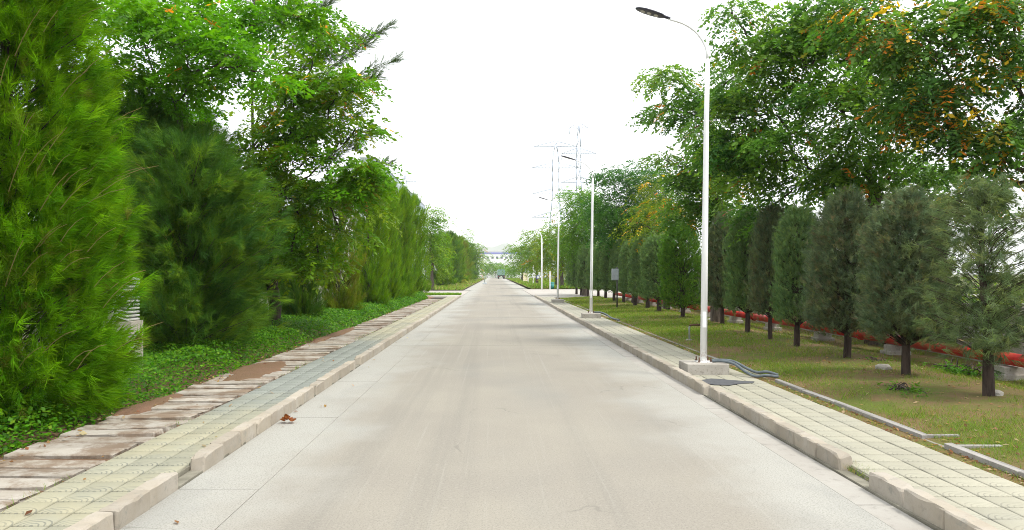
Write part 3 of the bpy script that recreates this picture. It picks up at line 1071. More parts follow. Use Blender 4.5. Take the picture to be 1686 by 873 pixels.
# tall feathery casuarina whose long plumes show against the sky
def plume_tree():
    g = np.random.default_rng(77)
    base = np.array([-6.9, 21.5, 0.05])
    root = thing('casuarina_tree', 'tall casuarina with long grey green plumes reaching out against the sky', 'tree', tuple(base), 0, 'feathery casuarinas along the drain path')
    d0 = 21.5
    paths = [(curve((0, 0, -0.1), (0.1, 0, 10.2), 0, 7, 0.05, g), np.linspace(0.08, 0.015, 7))]
    P, D, T = [], [], []
    pl = [((470, 185), (640, 44), 0.30), ((480, 205), (654, 98), 0.3), ((470, 190), (612, 70), 0.3), ((455, 110), (548, 2), 0.3), ((440, 90), (500, -20), 0.3), ((480, 230), (622, 128), 0.3),
          ((500, 250), (590, 190), 0.3), ((510, 290), (612, 222), 0.28), ((520, 330), (640, 272), 0.28), ((450, 100), (585, 70), 0.3), ((430, 60), (520, 10), 0.3), ((440, 80), (400, -30), 0.3),
          ((500, 300), (585, 245), 0.3), ((440, 160), (545, 95), 0.4), ((445, 190), (560, 140), 0.4), ((460, 220), (580, 170), 0.4)]
    for (a, b_, den) in pl:
        dd = d0 + g.uniform(-1.0, 1.0)
        A = np.array([wx(a[0], dd), dd, wz(a[1], dd)]) - base
        B = np.array([wx(b_[0], dd), dd, wz(b_[1], dd)]) - base
        tr0 = np.array([0.05, 0, max(A[2] - 0.9, 0.5)])
        paths.append((curve(tr0, A, 0.1, 4), np.linspace(0.035, 0.022, 4)))
        main = curve(A, B, 0.22, 7)
        paths.append((main, np.linspace(0.018, 0.004, 7)))
        n = int(150 * np.linalg.norm(B - A) * den)
        t = g.random(n) ** 0.8
        pt = A + (B - A) * t[:, None]
        pt[:, 2] += 0.22 * 4 * t * (1 - t)
        pt += g.normal(0, 0.10, (n, 3)) * (1.15 - t)[:, None]
        dv = unit(B - A) * 1.0 + g.normal(0, 0.45, (n, 3))
        P.append(pt)
        D.append(dv)
        T.append(tints(n, [(0.075, 0.12, 0.05), (0.05, 0.10, 0.035), (0.09, 0.15, 0.04)], [2, 2, 2], g))
    V, F, tt = needles(np.concatenate(P), np.concatenate(D), g, 16, 0.28, 0.24, 0.008, 0.30, 0.12, np.concatenate(T))
    tv, tf = tube_np(paths, 5)
    obj('trunk', np_mesh('trunk', tv, tf, M['bark_dark'], smooth=True), root)
    obj('crown', np_mesh('crown', V, F, M['needle'], tt), root)


plume_tree()

GL = 'broadleaf trees behind the casuarinas'
broadleaf('broadleaf_tree', 'spreading broadleaf tree with bright fresh sprays high above the front casuarina', GL, (-7.9, 17.0, 0.05), (wx(265, 17), 17.0, 3.9),
          [(225, 45, 75, 40, 15.6), (300, 70, 85, 42, 15.4), (190, 110, 60, 35, 16), (260, 125, 80, 30, 16.2), (330, 115, 60, 22, 15.2), (385, 90, 60, 26, 15.2), (420, 118, 42, 18, 15.0),
           (360, 35, 70, 35, 16.5), (290, 15, 80, 35, 17), (440, 35, 55, 30, 17), (200, 190, 45, 35, 17.5), (240, 250, 45, 35, 18), (310, 165, 50, 16, 17.5), (150, 20, 50, 50, 16.5), (480, 20, 50, 28, 17.5)],
          GREEN_BRIGHT, [4, 3, 3], 101, leaf=0.12, dens=1.4, clumpy=0.24, wid=0.5, droop=0.45, r0=0.15, gold=0.012)
broadleaf('broadleaf_tree', 'broadleaf tree on the dark bare trunk, its leafy boughs hanging over the drain path', GL, (wx(449, 20.4), 20.4, 0.05), (wx(452, 20.4), 20.4, 4.0),
          [(500, 120, 55, 32, 19.4), (555, 150, 48, 28, 19.4), (585, 150, 30, 20, 19.6), (470, 160, 50, 30, 20), (540, 195, 50, 20, 19.6), (585, 212, 22, 12, 19.3), (480, 215, 60, 30, 20), (430, 235, 55, 35, 20.5),
           (525, 60, 45, 25, 20), (545, 45, 30, 12, 20), (505, 265, 70, 28, 19.5), (570, 275, 40, 30, 19.2), (596, 285, 24, 26, 19.2), (470, 310, 60, 35, 20), (545, 325, 55, 38, 19.5), (590, 335, 28, 35, 19.3),
           (500, 365, 48, 35, 19.6), (560, 380, 34, 20, 19.2), (480, 415, 40, 30, 19.6), (525, 425, 25, 20, 19.4), (420, 290, 40, 30, 20.5)],
          GREEN_MID + GREEN_BRIGHT[:1], [3, 3, 2, 2.5], 102, leaf=0.13, dens=1.45, clumpy=0.24, wid=0.5, droop=0.55, r0=0.15, gold=0.05, bark_=M['bark_dark'])
broadleaf('broadleaf_tree', 'round topped broadleaf tree rising beyond the last casuarina at the driveway', GL, (wx(712, 76), 76, 0.05), (wx(712, 76), 76, 3.5),
          [(708, 352, 16, 16, 75), (700, 375, 18, 20, 75), (716, 380, 12, 22, 75), (705, 410, 18, 25, 75), (716, 425, 10, 25, 76)], GREEN_MID, [3, 3, 2], 103, leaf=0.22, dens=1.90, L=0.8, r0=0.16, clumpy=0.5)
broadleaf('broadleaf_tree', 'thin topped tree showing its open twigs above the distant casuarinas', GL, (wx(762, 150), 150, 0.05), (wx(762, 150), 150, 5),
          [(764, 382, 7, 5, 150), (757, 390, 8, 6, 150), (768, 395, 8, 8, 150)], GREEN_DEEP, [3, 3, 2], 104, leaf=0.3, dens=0.76, L=1.0, r0=0.15, clumpy=0.6)
broadleaf('broadleaf_tree', 'last leafy tree at the far end of the row opposite the truck', GL, (wx(783, 215), 215, 0.05), (wx(783, 215), 215, 4),
          [(783, 408, 9, 9, 215), (786, 425, 9, 14, 215), (779, 430, 9, 18, 215), (786, 445, 7, 12, 215)], GREEN_MID, [3, 3, 2], 105, leaf=0.45, dens=1.90, L=1.4, r0=0.2, clumpy=0.9, gold=0.04)
broadleaf('flowering_shrub', 'yellow flowering shrub at the foot of the distant casuarinas', None, (wx(757, 128), 128, 0.05), (wx(757, 128), 128, 0.9),
          [(756, 452, 5, 8, 128), (757, 459, 6, 6, 128)], GREEN_OLIVE + [(0.55, 0.5, 0.03)], [3, 3, 2, 4], 106, leaf=0.28, dens=1.90, L=0.6, r0=0.04, clumpy=0.4, cat='shrub')

# ================================================================= RIGHT SIDE TREES
def bullet(t):
    return (0.88 + 0.12 * min(1, t / 0.2)) * (1 - 0.22 * t) if t < 0.5 else 0.89 * (max(0.0, 1 - ((t - 0.5) / 0.5) ** 2.3)) ** 0.62 + 0.02


def taper(t):
    return (0.9 + 0.1 * min(1, t / 0.2)) * (1 - 0.34 * t) if t < 0.55 else 0.813 * (max(0.0, 1 - ((t - 0.55) / 0.45) ** 2)) ** 0.7 + 0.02


DUSK = [(0.150, 0.202, 0.105), (0.117, 0.169, 0.094), (0.189, 0.227, 0.088), (0.221, 0.176, 0.088)]
CLIP = [(0.172, 0.276, 0.1000), (0.129, 0.227, 0.0890), (0.215, 0.308, 0.0890)]
GREENC = [(0.117, 0.258, 0.0280), (0.090, 0.204, 0.0300), (0.166, 0.289, 0.0300)]
jun = {
    'sparse': column_meshes(61, 2.74, 0.72, 0.76, bullet, 200, 1500, 24, 0.15, 0.0058, [(0.14, 0.20, 0.085), (0.11, 0.16, 0.08), (0.19, 0.24, 0.075)], [3, 2, 2], M['dense'], spread=0.5, grav=0.6, lift=0.45, axis=0.08, inner=0.02, trunk_r=0.075, branch_r=0.0035, shag=0.10, sexp=0.85, dn=0.9),
    'dusk': column_meshes(62, 2.74, 0.585, 0.64, taper, 420, 7600, 22, 0.095, 0.0066, DUSK, [4, 4, 2, 0.9], M['dense'], spread=0.55, grav=0.45, lift=0.5, axis=0.07, inner=0.55, trunk_r=0.075, shag=0.05),
    'dusk2': column_meshes(63, 2.84, 0.62, 0.62, taper, 420, 7600, 22, 0.10, 0.0066, DUSK, [4, 4, 2, 0.9], M['dense'], spread=0.55, grav=0.45, lift=0.5, axis=0.07, inner=0.5, trunk_r=0.075, shag=0.06),
    'clip': column_meshes(64, 2.78, 0.56, 0.60, bullet, 480, 7400, 20, 0.08, 0.0078, CLIP, [3, 3, 2], M['dense'], spread=0.55, grav=0.35, lift=0.5, axis=0.06, inner=0.68, trunk_r=0.085, shag=0.02),
    'green': column_meshes(65, 3.10, 0.74, 0.46, bullet, 520, 8600, 20, 0.08, 0.0078, GREENC, [3, 3, 2], M['dense'], spread=0.55, grav=0.35, lift=0.5, axis=0.06, inner=0.68, trunk_r=0.085, shag=0.02),
}
GJ = 'clipped column trees along the lawn'
JR = [
    ('sparse', 1627, 9.75, 1.06, 1.0, 'thin see-through column tree with trunk and branches showing, nearest the camera'),
    ('dusk', 1492, 11.6, 1.0, 1.0, 'thick grey green column tree with foliage sprouting down to its foot'),
    ('dusk2', 1394, 14.0, 1.02, 1.03, 'dark shaggy column tree on a bare trunk, next to the thick leafy-footed one'),
    ('clip', 1312, 16.2, 0.84, 1.05, 'slim grey green column tree directly beyond the dark shaggy one on its bare trunk'),
    ('dusk', 1268, 18.0, 0.80, 1.12, 'slim dark column tree between two smoother grey green ones on the lawn'),
    ('clip', 1231, 19.8, 0.93, 1.13, 'grey green column tree with smooth rounded shoulder on a short dark trunk'),
    ('dusk2', 1190, 22.8, 0.95, 1.1, 'dark column tree immediately behind the nearest lamp pole'),
    ('green', 1124, 26.8, 0.98, 1.04, 'fresh green clipped column tree, broadest of the row'),
]
for (kind, px, d, sr, sh, lab) in JR:
    x = wx(px, d)
    z = float(lawn_z(np.array([x]), np.array([d]))[0])
    o = place_column('juniper_tree', lab, 'tree', jun[kind], (x, d, z - 0.02), (sr, sr, sh), rnd.uniform(0, 6), GJ)
    o.rotation_euler.x, o.rotation_euler.y = rnd.uniform(-0.03, 0.03), rnd.uniform(-0.03, 0.03)
far_j = [(1085, 31.0), (1066, 34.2), (1046, 37.2), (1027, 40.6), (1011, 44.0), (997, 47.6), (985, 51.0), (968, 55.2), (957, 59.0), (949, 62.5)]
for k, (px, d) in enumerate(far_j):
    x = wx(px, d)
    s_ = 1.12 + 0.006 * (d - 30)
    place_column('juniper_tree', f'{ORD[k]} grey green clipped column tree beyond the fresh green broad one', 'tree', jun['clip'], (x, d, 0.12 if d < 51 else 0.02), (s_ * rnd.uniform(0.98, 1.08), s_ * rnd.uniform(1.0, 1.15), s_ * rnd.uniform(0.97, 1.05)), rnd.uniform(0, 6), GJ)

GRT = 'broadleaf trees behind the clipped column trees'
broadleaf('broadleaf_tree', 'large dark broadleaf tree whose forked trunk shows above the shaggy column trees', GRT, (9.0, 18.0, 0.1), (wx(1438, 17.8), 17.8, 3.55),
          [(1250, 150, 60, 45, 17.5), (1200, 200, 45, 40, 18), (1290, 235, 80, 55, 17.5), (1235, 285, 60, 40, 18), (1320, 95, 70, 50, 17), (1380, 175, 85, 62, 16.5), (1330, 300, 70, 35, 18), (1460, 220, 75, 55, 16.5),
           (1470, 120, 65, 55, 16.5), (1300, 35, 45, 32, 17), (1380, 30, 60, 40, 16.5), (1530, 275, 50, 35, 17), (1420, 275, 60, 30, 17), (1230, 60, 26, 24, 17.5), (1205, 20, 13, 24, 17.5), (1270, 90, 26, 26, 17.5),
           (1265, 350, 40, 28, 19), (1400, 90, 60, 50, 17.5), (1510, 330, 40, 26, 18), (1180, 250, 40, 35, 18.5)],
          GREEN_DEEP + [(0.05, 0.14, 0.03)], [3, 2.5, 2.5, 2], 201, leaf=0.12, dens=1.5, droop=0.7, r0=0.19, gold=0.03, wid=0.5, clumpy=0.22)
broadleaf('broadleaf_tree', 'broadleaf tree with orange and yellow leaves overhanging the thin see-through column tree', GRT, (11.2, 14.6, 0.1), (wx(1720, 14.4), 14.4, 3.4),
          [(1600, 50, 75, 55, 13.5), (1660, 120, 60, 60, 13.5), (1560, 150, 65, 50, 13.8), (1625, 215, 65, 45, 13.6), (1530, 70, 60, 50, 13.8), (1455, 45, 60, 45, 14.2), (1670, 30, 55, 50, 13.2), (1570, 230, 55, 35, 14),
           (1665, 275, 45, 30, 14), (1500, 175, 45, 35, 14), (1610, 330, 35, 22, 14.8), (1420, 15, 45, 30, 14.4), (1730, 200, 50, 80, 13.6)],
          GREEN_DEEP[:1] + [(0.05, 0.13, 0.03), (0.075, 0.15, 0.03)], [2.5, 2.5, 2], 202, leaf=0.118, dens=1.45, droop=0.7, r0=0.18, gold=0.38, wid=0.5, clumpy=0.22)
broadleaf('broadleaf_tree', 'broadleaf tree behind the nearest lamp pole with thin leafy boughs reaching over the lawn', GRT, (wx(1180, 24), 24, 0.1), (wx(1185, 24), 24, 4.0),
          [(1105, 130, 26, 12, 22.5), (1140, 150, 30, 16, 22.5), (1095, 185, 20, 10, 22.5), (1130, 185, 30, 15, 22.8), (1160, 175, 26, 26, 23), (1085, 122, 14, 5, 22.5), (1170, 225, 34, 30, 23), (1140, 280, 32, 24, 24), (1190, 280, 45, 40, 23.5),
           (1120, 310, 30, 22, 24.5), (1170, 330, 45, 32, 24), (1135, 350, 34, 24, 24.5), (1200, 350, 34, 28, 24), (1100, 265, 16, 8, 24), (1210, 120, 28, 30, 23)],
          GREEN_DEEP + [(0.05, 0.14, 0.025)], [3, 2.5, 2, 2], 203, leaf=0.125, dens=1.35, droop=0.65, r0=0.16, gold=0.05, wid=0.5, clumpy=0.24)
broadleaf('broadleaf_tree', 'bright green feathery tree rising behind the middle of the clipped row', GRT, (wx(1045, 42), 42, 0.1), (wx(1045, 42), 42, 4.2),
          [(1030, 300, 36, 24, 41), (1060, 330, 45, 32, 41), (1015, 340, 36, 32, 41), (1080, 300, 26, 20, 42), (1045, 375, 50, 26, 42), (1000, 375, 30, 28, 42), (1085, 355, 30, 28, 42)],
          [(0.04, 0.14, 0.018), (0.03, 0.105, 0.018), (0.065, 0.17, 0.018)], [3, 2, 3], 204, leaf=0.13, dens=2.18, droop=0.5, r0=0.16, L=0.5, clumpy=0.42)
broadleaf('broadleaf_tree', 'sparse yellowing tree with bare pale twigs between the bright feathery tree and the lamp', GRT, (wx(1098, 35), 35, 0.1), (wx(1096, 35), 35, 3.4),
          [(1085, 345, 28, 26, 34), (1065, 372, 28, 18, 34), (1110, 355, 26, 26, 35), (1090, 315, 22, 20, 35)], GREEN_OLIVE, [3, 2, 2], 205, leaf=0.12, dens=1.04, droop=0.6, r0=0.13, gold=0.28, L=0.45, clumpy=0.4)
broadleaf('broadleaf_tree', 'deep green tree behind the far end of the clipped row', GRT, (wx(962, 58), 58, 0.1), (wx(962, 58), 58, 4.0),
          [(965, 335, 26, 22, 57), (985, 365, 28, 28, 57), (950, 370, 26, 26, 57), (968, 400, 36, 24, 58), (940, 405, 20, 22, 58), (950, 320, 14, 12, 57)], GREEN_MID[:2] + GREEN_DEEP[:1], [3, 2, 2], 206, leaf=0.17, dens=2.09, L=0.65, r0=0.17, clumpy=0.5)
broadleaf('broadleaf_tree', 'yellow green tree standing by the second driveway behind the white posts', GRT, (wx(925, 88), 88, 0.1), (wx(925, 88), 88, 3.8),
          [(918, 385, 20, 14, 87), (935, 395, 18, 18, 87), (905, 405, 18, 18, 87), (925, 420, 26, 18, 88), (945, 425, 18, 20, 88), (900, 430, 16, 16, 88)], GREEN_OLIVE + GREEN_MID[:1], [3, 2, 2, 3], 207, leaf=0.24, dens=2.09, L=0.9, r0=0.18, clumpy=0.7, gold=0.06)
broadleaf('broadleaf_tree', 'orange tinged low tree between the two posts by the second driveway', GRT, (wx(915, 100), 100, 0.1), (wx(915, 100), 100, 1.8),
          [(912, 445, 14, 9, 100), (930, 450, 16, 9, 100), (945, 445, 12, 12, 100)], GREEN_OLIVE, [3, 2, 2], 208, leaf=0.24, dens=1.71, L=0.8, r0=0.14, clumpy=0.6, gold=0.25)
broadleaf('broadleaf_tree', 'grey green tree leaning over the road behind the curved lamp arm', GRT, (wx(884, 118), 118, 0.1), (wx(884, 118), 118, 4.0),
          [(880, 388, 12, 10, 117), (870, 405, 14, 13, 117), (888, 415, 16, 18, 118), (872, 428, 16, 14, 118), (893, 440, 12, 14, 118)], GREEN_MID + GREEN_OLIVE[:1], [3, 2, 2, 2], 209, leaf=0.3, dens=2.09, L=1.1, r0=0.2, clumpy=0.8)
broadleaf('broadleaf_tree', 'dark tree at the far end beside the road, reaching towards the white building', GRT, (wx(860, 165), 165, 0.1), (wx(860, 165), 165, 3.5),
          [(862, 410, 9, 7, 165), (856, 420, 9, 9, 165), (865, 432, 11, 12, 165), (852, 438, 8, 9, 165), (848, 408, 5, 4, 165)], GREEN_MID[:2] + GREEN_DEEP[:1], [3, 2, 2], 210, leaf=0.4, dens=2.09, L=1.4, r0=0.2, clumpy=0.9)
for k, (px, py, rx, ry, d, lab) in enumerate((
        (803, 439, 9, 10, 318, 'grey green tree left of the truck in front of the white building'),
        (816, 441, 8, 7, 322, 'low rounded tree directly left of the truck roof'),
        (830, 441, 8, 8, 326, 'low tree right above the truck roof'),
        (842, 444, 10, 9, 280, 'hazy bushy tree to the right of the truck'))):
    broadleaf('broadleaf_tree', lab, 'hazy trees in front of the white building', (wx(px, d), d, 0), (wx(px, d), d, 2.0), [(px, py - 3, rx * 0.8, ry * 0.6, d), (px - 3, py + 2, rx * 0.7, ry * 0.6, d), (px + 3, py + 3, rx * 0.7, ry * 0.6, d)],
              GREEN_DEEP, [3, 2, 2], 220 + k, leaf=0.6, dens=2.2, L=1.8, r0=0.08, clumpy=1.1)


# ================================================================= GROUND COVER, GRASS, LITTER
def leaf_carpet(n, xs, ys, hfun, size, palette, weights, seed, name, yexp=1.0):
    g = np.random.default_rng(seed)
    x = g.uniform(xs[0], xs[1], n)
    y = ys[0] + (ys[1] - ys[0]) * g.random(n) ** yexp
    keep, h = hfun(x, y, g)
    x, y, h = x[keep], y[keep], h[keep]
    n = len(x)
    c = np.stack([x, y, h], 1)
    d = unit(np.stack([g.normal(0, 1, n), g.normal(0, 1, n), g.normal(0.1, 0.45, n)], 1))
    nr = unit(np.stack([g.normal(0, 0.45, n), g.normal(-0.1, 0.45, n), np.ones(n)], 1))
    s = unit(np.cross(nr, d))
    l_ = size * g.uniform(0.6, 1.3, n) * (1 + np.clip((y - 14) / 30, 0, 1.6))
    V = np.stack([c - d * l_[:, None] * 0.5, c + s * l_[:, None] * 0.33, c + d * l_[:, None] * 0.5, c - s * l_[:, None] * 0.33], 1).reshape(-1, 3)
    tt = np.repeat(tints(n, palette, weights, g), 4, axis=0)
    return tag(obj(name, np_mesh(name, V, np.arange(n * 4).reshape(-1, 4), M['leaf'], tt)), kind='stuff')


def cover_h(x, y, g):
    edge = -4.46 + 0.22 * fbm(x * 0, y, 21, 4, 0.6) + 0.12 * np.exp(-((y - 12.6) / 0.7) ** 2) - 0.1 * np.clip((y - 20) / 30, 0, 1)
    dist = edge - x
    top = np.clip(dist / 0.35, 0, 1) ** 0.6 * (0.32 + 0.17 * fbm(x, y, 22, 4, 1.1))
    base = bed_z(x, y)
    h = base + top * (1 - 0.75 * g.random(len(x)) ** 1.7)
    return dist > 0.0, h


CG = [(0.081, 0.224, 0.0084), (0.054, 0.172, 0.0084), (0.123, 0.257, 0.0112), (0.037, 0.114, 0.0084)]
leaf_carpet(125000, (-7.0, -4.3), (5.0, 52), cover_h, 0.056, CG, [3, 3, 2, 2], 301, 'ground_cover', 1.7)


def far_cover(x, y, g):
    return fbm(x, y, 23, 3, 0.2) > -0.6, 0.05 + 0.2 * g.random(len(x))


leaf_carpet(9000, (-16, -7.4), (6, 55), far_cover, 0.12, CG, [3, 3, 2, 2], 302, 'undergrowth', 1.0)
leaf_carpet(20000, (9.9, 22), (6, 56), lambda x, y, g: (np.ones(len(x), bool), 0.1 + 2.1 * g.random(len(x)) ** 1.5 * (0.6 + 0.6 * fbm(x, y, 24, 3, 0.3))), 0.11, GREEN_OLIVE + CG[:2], [2, 2, 3, 2, 2], 303, 'undergrowth', 1.0)


def grass(name, n, xs, ys, zf, dens, hgt, palette, weights, seed, yexp=1.5, w=0.004):
    g = np.random.default_rng(seed)
    x = g.uniform(xs[0], xs[1], n)
    y = ys[0] + (ys[1] - ys[0]) * g.random(n) ** yexp
    p = dens(x, y)
    keep = g.random(n) < p
    x, y = x[keep], y[keep]
    n = len(x)
    z = zf(x, y)
    b = np.stack([x, y, z - 0.004], 1)
    a = g.random(n) * 2 * math.pi
    far = 1 + np.clip((y - 10) / 14, 0, 3)
    sdv = np.stack([np.cos(a), np.sin(a), np.zeros(n)], 1) * (w * 0.5 * far)[:, None]
    h = hgt * g.uniform(0.5, 1.3, n)
    tip = b + np.stack([g.normal(0, 0.6, n) * h, g.normal(0, 0.6, n) * h, h], 1)
    V = np.stack([b + sdv, b - sdv, tip], 1).reshape(-1, 3)
    c = tints(n, palette, weights, g)
    return tag(obj(name, np_mesh(name, V, np.arange(n * 3).reshape(-1, 3), M['blade'], np.repeat(c, 3, axis=0))), kind='stuff')


GP = [(0.13, 0.22, 0.018), (0.17, 0.26, 0.02), (0.095, 0.16, 0.018), (0.28, 0.22, 0.07)]
BRIGHT = [(0.13, 0.26, 0.016), (0.10, 0.22, 0.016), (0.17, 0.28, 0.02)]


def lush(x, y):
    return np.exp(-(((x - 5.3) / 1.25) ** 2 + ((y - 20.5) / 3.6) ** 2)) + 0.8 * np.exp(-(((x - 4.9) / 0.7) ** 2 + ((y - 30) / 8) ** 2)) + 0.7 * np.exp(-(((x - 4.9) / 0.5) ** 2 + ((y - 12) / 3) ** 2)) + 0.6 * np.exp(-(((x - 5.0) / 0.8) ** 2 + ((y - 7.2) / 1.2) ** 2))


def lawn_d(x, y):
    return np.clip(0.62 + 1.7 * fbm(x, y, 31, 5, 0.8) + lush(x, y) * 0.5 - 0.35 * np.clip((x - 6.2) / 1.5, 0, 1), 0.05, 1)


grass('grass', 190000, (4.36, 9.2), (4.5, 51), lawn_z, lawn_d, 0.055, GP, [4, 3, 3, 2.2], 401, 1.7, 0.006)
grass('grass', 60000, (4.36, 7.2), (5.5, 40), lawn_z, lambda x, y: np.clip(lush(x, y) * 1.1 - 0.25, 0, 1), 0.05, BRIGHT, [3, 3, 2], 402, 1.2, 0.006)
grass('grass', 9000, (4.08, 4.26), (4.4, 50), lawn_z, lambda x, y: np.clip(0.45 + 0.8 * fbm(x, y, 33, 4, 1.3), 0, 1), 0.05, BRIGHT + GP[3:], [2, 3, 1, 2], 403, 1.7)
def tuft_d(x, y):
    return np.clip((fbm(x, y, 61, 2, 2.2) - 0.42) * 5, 0, 1)


grass('grass', 90000, (4.4, 9.0), (4.6, 40), lawn_z, tuft_d, 0.11, GP, [4, 3, 3, 1.5], 410, 1.6, 0.006)
# bright tongue of grass at the driveway mouth and the verges beyond
grass('grass', 14000, (-9, -2.75), (57, 63), lambda x, y: x * 0 + 0.018, lambda x, y: (y < 62.2 - 0.25 * (x + 6)) * (y > 59.0 + 0.35 * np.abs(x + 6)) * 1.0, 0.16, BRIGHT, [3, 3, 3], 404, 1.0, 0.03)
grass('grass', 16000, (-16, -3.4), (76.5, 220), verge_z, lambda x, y: np.clip(0.5 + fbm(x, y, 35, 3, 0.2), 0, 1), 0.25, GP + BRIGHT[:1], [3, 3, 2, 2, 2], 405, 1.5, 0.03)
grass('grass', 22000, (4.1, 16), (84.5, 260), verge_z, lambda x, y: np.clip(0.65 + fbm(x, y, 36, 3, 0.2), 0, 1), 0.35, GP + BRIGHT, [2, 2, 2, 2, 3, 3, 3], 406, 1.5, 0.03)
# weeds in the joints of the drain slabs and along the gutter
grass('weeds', 2600, (-3.56, -3.38), (4.2, 48), lambda x, y: x * 0 + 0.05, lambda x, y: np.clip(fbm(x * 3, y, 37, 4, 1.2) * 3 - 0.35, 0, 1), 0.045, BRIGHT + GP, [3, 2, 2, 2, 2, 1, 2], 407, 1.6)

grass('weeds', 500, (3.0, 3.16), (6.0, 6.6), lambda x, y: x * 0 + 0.03, lambda x, y: x * 0 + 0.7, 0.05, GP, [2, 2, 2, 4], 408, 1.0)
grass('weeds', 900, (-2.62, -2.44), (4.2, 14.2), lambda x, y: x * 0 + 0.0, lambda x, y: np.clip(fbm(x * 3, y, 39, 4, 1.5) * 4 - 1.0, 0, 1), 0.05, GP, [2, 2, 2, 2], 409, 1.0)
# dead leaves, too many and too small to count
def litter(name, n, xs, ys, zf, dens, size, seed, yexp=1.5):
    g = np.random.default_rng(seed)
    x = g.uniform(xs[0], xs[1], n)
    y = ys[0] + (ys[1] - ys[0]) * g.random(n) ** yexp
    keep = g.random(n) < dens(x, y)
    x, y = x[keep], y[keep]
    n = len(x)
    c = np.stack([x, y, zf(x, y) + 0.012], 1)
    a = g.random(n) * 6.28
    d = np.stack([np.cos(a), np.sin(a), g.normal(0, 0.25, n)], 1)
    s = np.stack([-np.sin(a), np.cos(a), g.normal(0, 0.25, n)], 1)
    l_ = size * g.uniform(0.6, 1.4, n)
    V = np.stack([c - d * l_[:, None] * 0.5, c + s * l_[:, None] * 0.24 + [0, 0, 0.008], c + d * l_[:, None] * 0.5, c - s * l_[:, None] * 0.24], 1).reshape(-1, 3)
    col = np.repeat(tints(n, [(0.22, 0.10, 0.045), (0.32, 0.19, 0.09), (0.15, 0.06, 0.03), (0.42, 0.33, 0.2)], [3, 3, 2, 2], g), 4, axis=0)
    return tag(obj(name, np_mesh(name, V, np.arange(n * 4).reshape(-1, 4), M['leaf'], col)), kind='stuff')


litter('fallen_leaves', 3800, (4.4, 9.0), (4.5, 40), lawn_z, lambda x, y: np.clip(0.5 + 0.8 * fbm(x, y, 51, 3, 0.6), 0, 1), 0.055, 501, 1.6)
litter('fallen_leaves', 900, (4.08, 4.27), (4.5, 30), lawn_z, lambda x, y: np.ones(len(x)) * 0.7, 0.05, 502, 1.6)
litter('fallen_leaves', 700, (-4.7, -4.2), (5, 40), lambda x, y: x * 0 + 0.055, lambda x, y: np.ones(len(x)) * 0.6, 0.06, 503, 1.5)
litter('fallen_leaves', 30, (-4.2, -2.6), (4.5, 20), lambda x, y: x * 0 + 0.062, lambda x, y: np.ones(len(x)) * 0.6, 0.06, 504, 1.3)
litter('fallen_leaves', 22, (-2.45, -2.1), (4.5, 20), lambda x, y: x * 0 + 0.002, lambda x, y: np.ones(len(x)) * 0.6, 0.06, 505, 1.3)

# curled dead leaf clump on the road by the left kerb
g = np.random.default_rng(9)
lc = thing('leaf_clump', 'small heap of curled rust brown dead leaves on the road beside the kerb', 'dead leaves', (wx(475, 8.65), 8.65, 0.0))
for k in range(9):
    a = g.random() * 6.28
    ln_ = g.uniform(0.06, 0.1)
    vv, ff = [], []
    for i, t_ in enumerate(np.linspace(-1, 1, 5)):
        wv = 0.028 * (1 - t_ * t_) + 0.002
        zc = 0.02 + 0.02 * t_ * t_
        vv += [(t_ * ln_ / 2, -wv, zc + 0.012), (t_ * ln_ / 2, 0, zc), (t_ * ln_ / 2, wv, zc + 0.012)]
    for i in range(4):
        ff += [(3 * i, 3 * i + 1, 3 * i + 4, 3 * i + 3), (3 * i + 1, 3 * i + 2, 3 * i + 5, 3 * i + 4)]
    me = np_mesh('leaf', np.array(vv), np.array(ff), M['leaf'], np.tile(np.array([[0.26, 0.085, 0.03]]), (15, 1)) * g.uniform(0.7, 1.2))
    obj('leaf', me, lc, (g.normal(0, 0.045), g.normal(0, 0.035), 0.0 + 0.006 * k), (g.normal(0, 0.3), g.normal(0, 0.3), a))

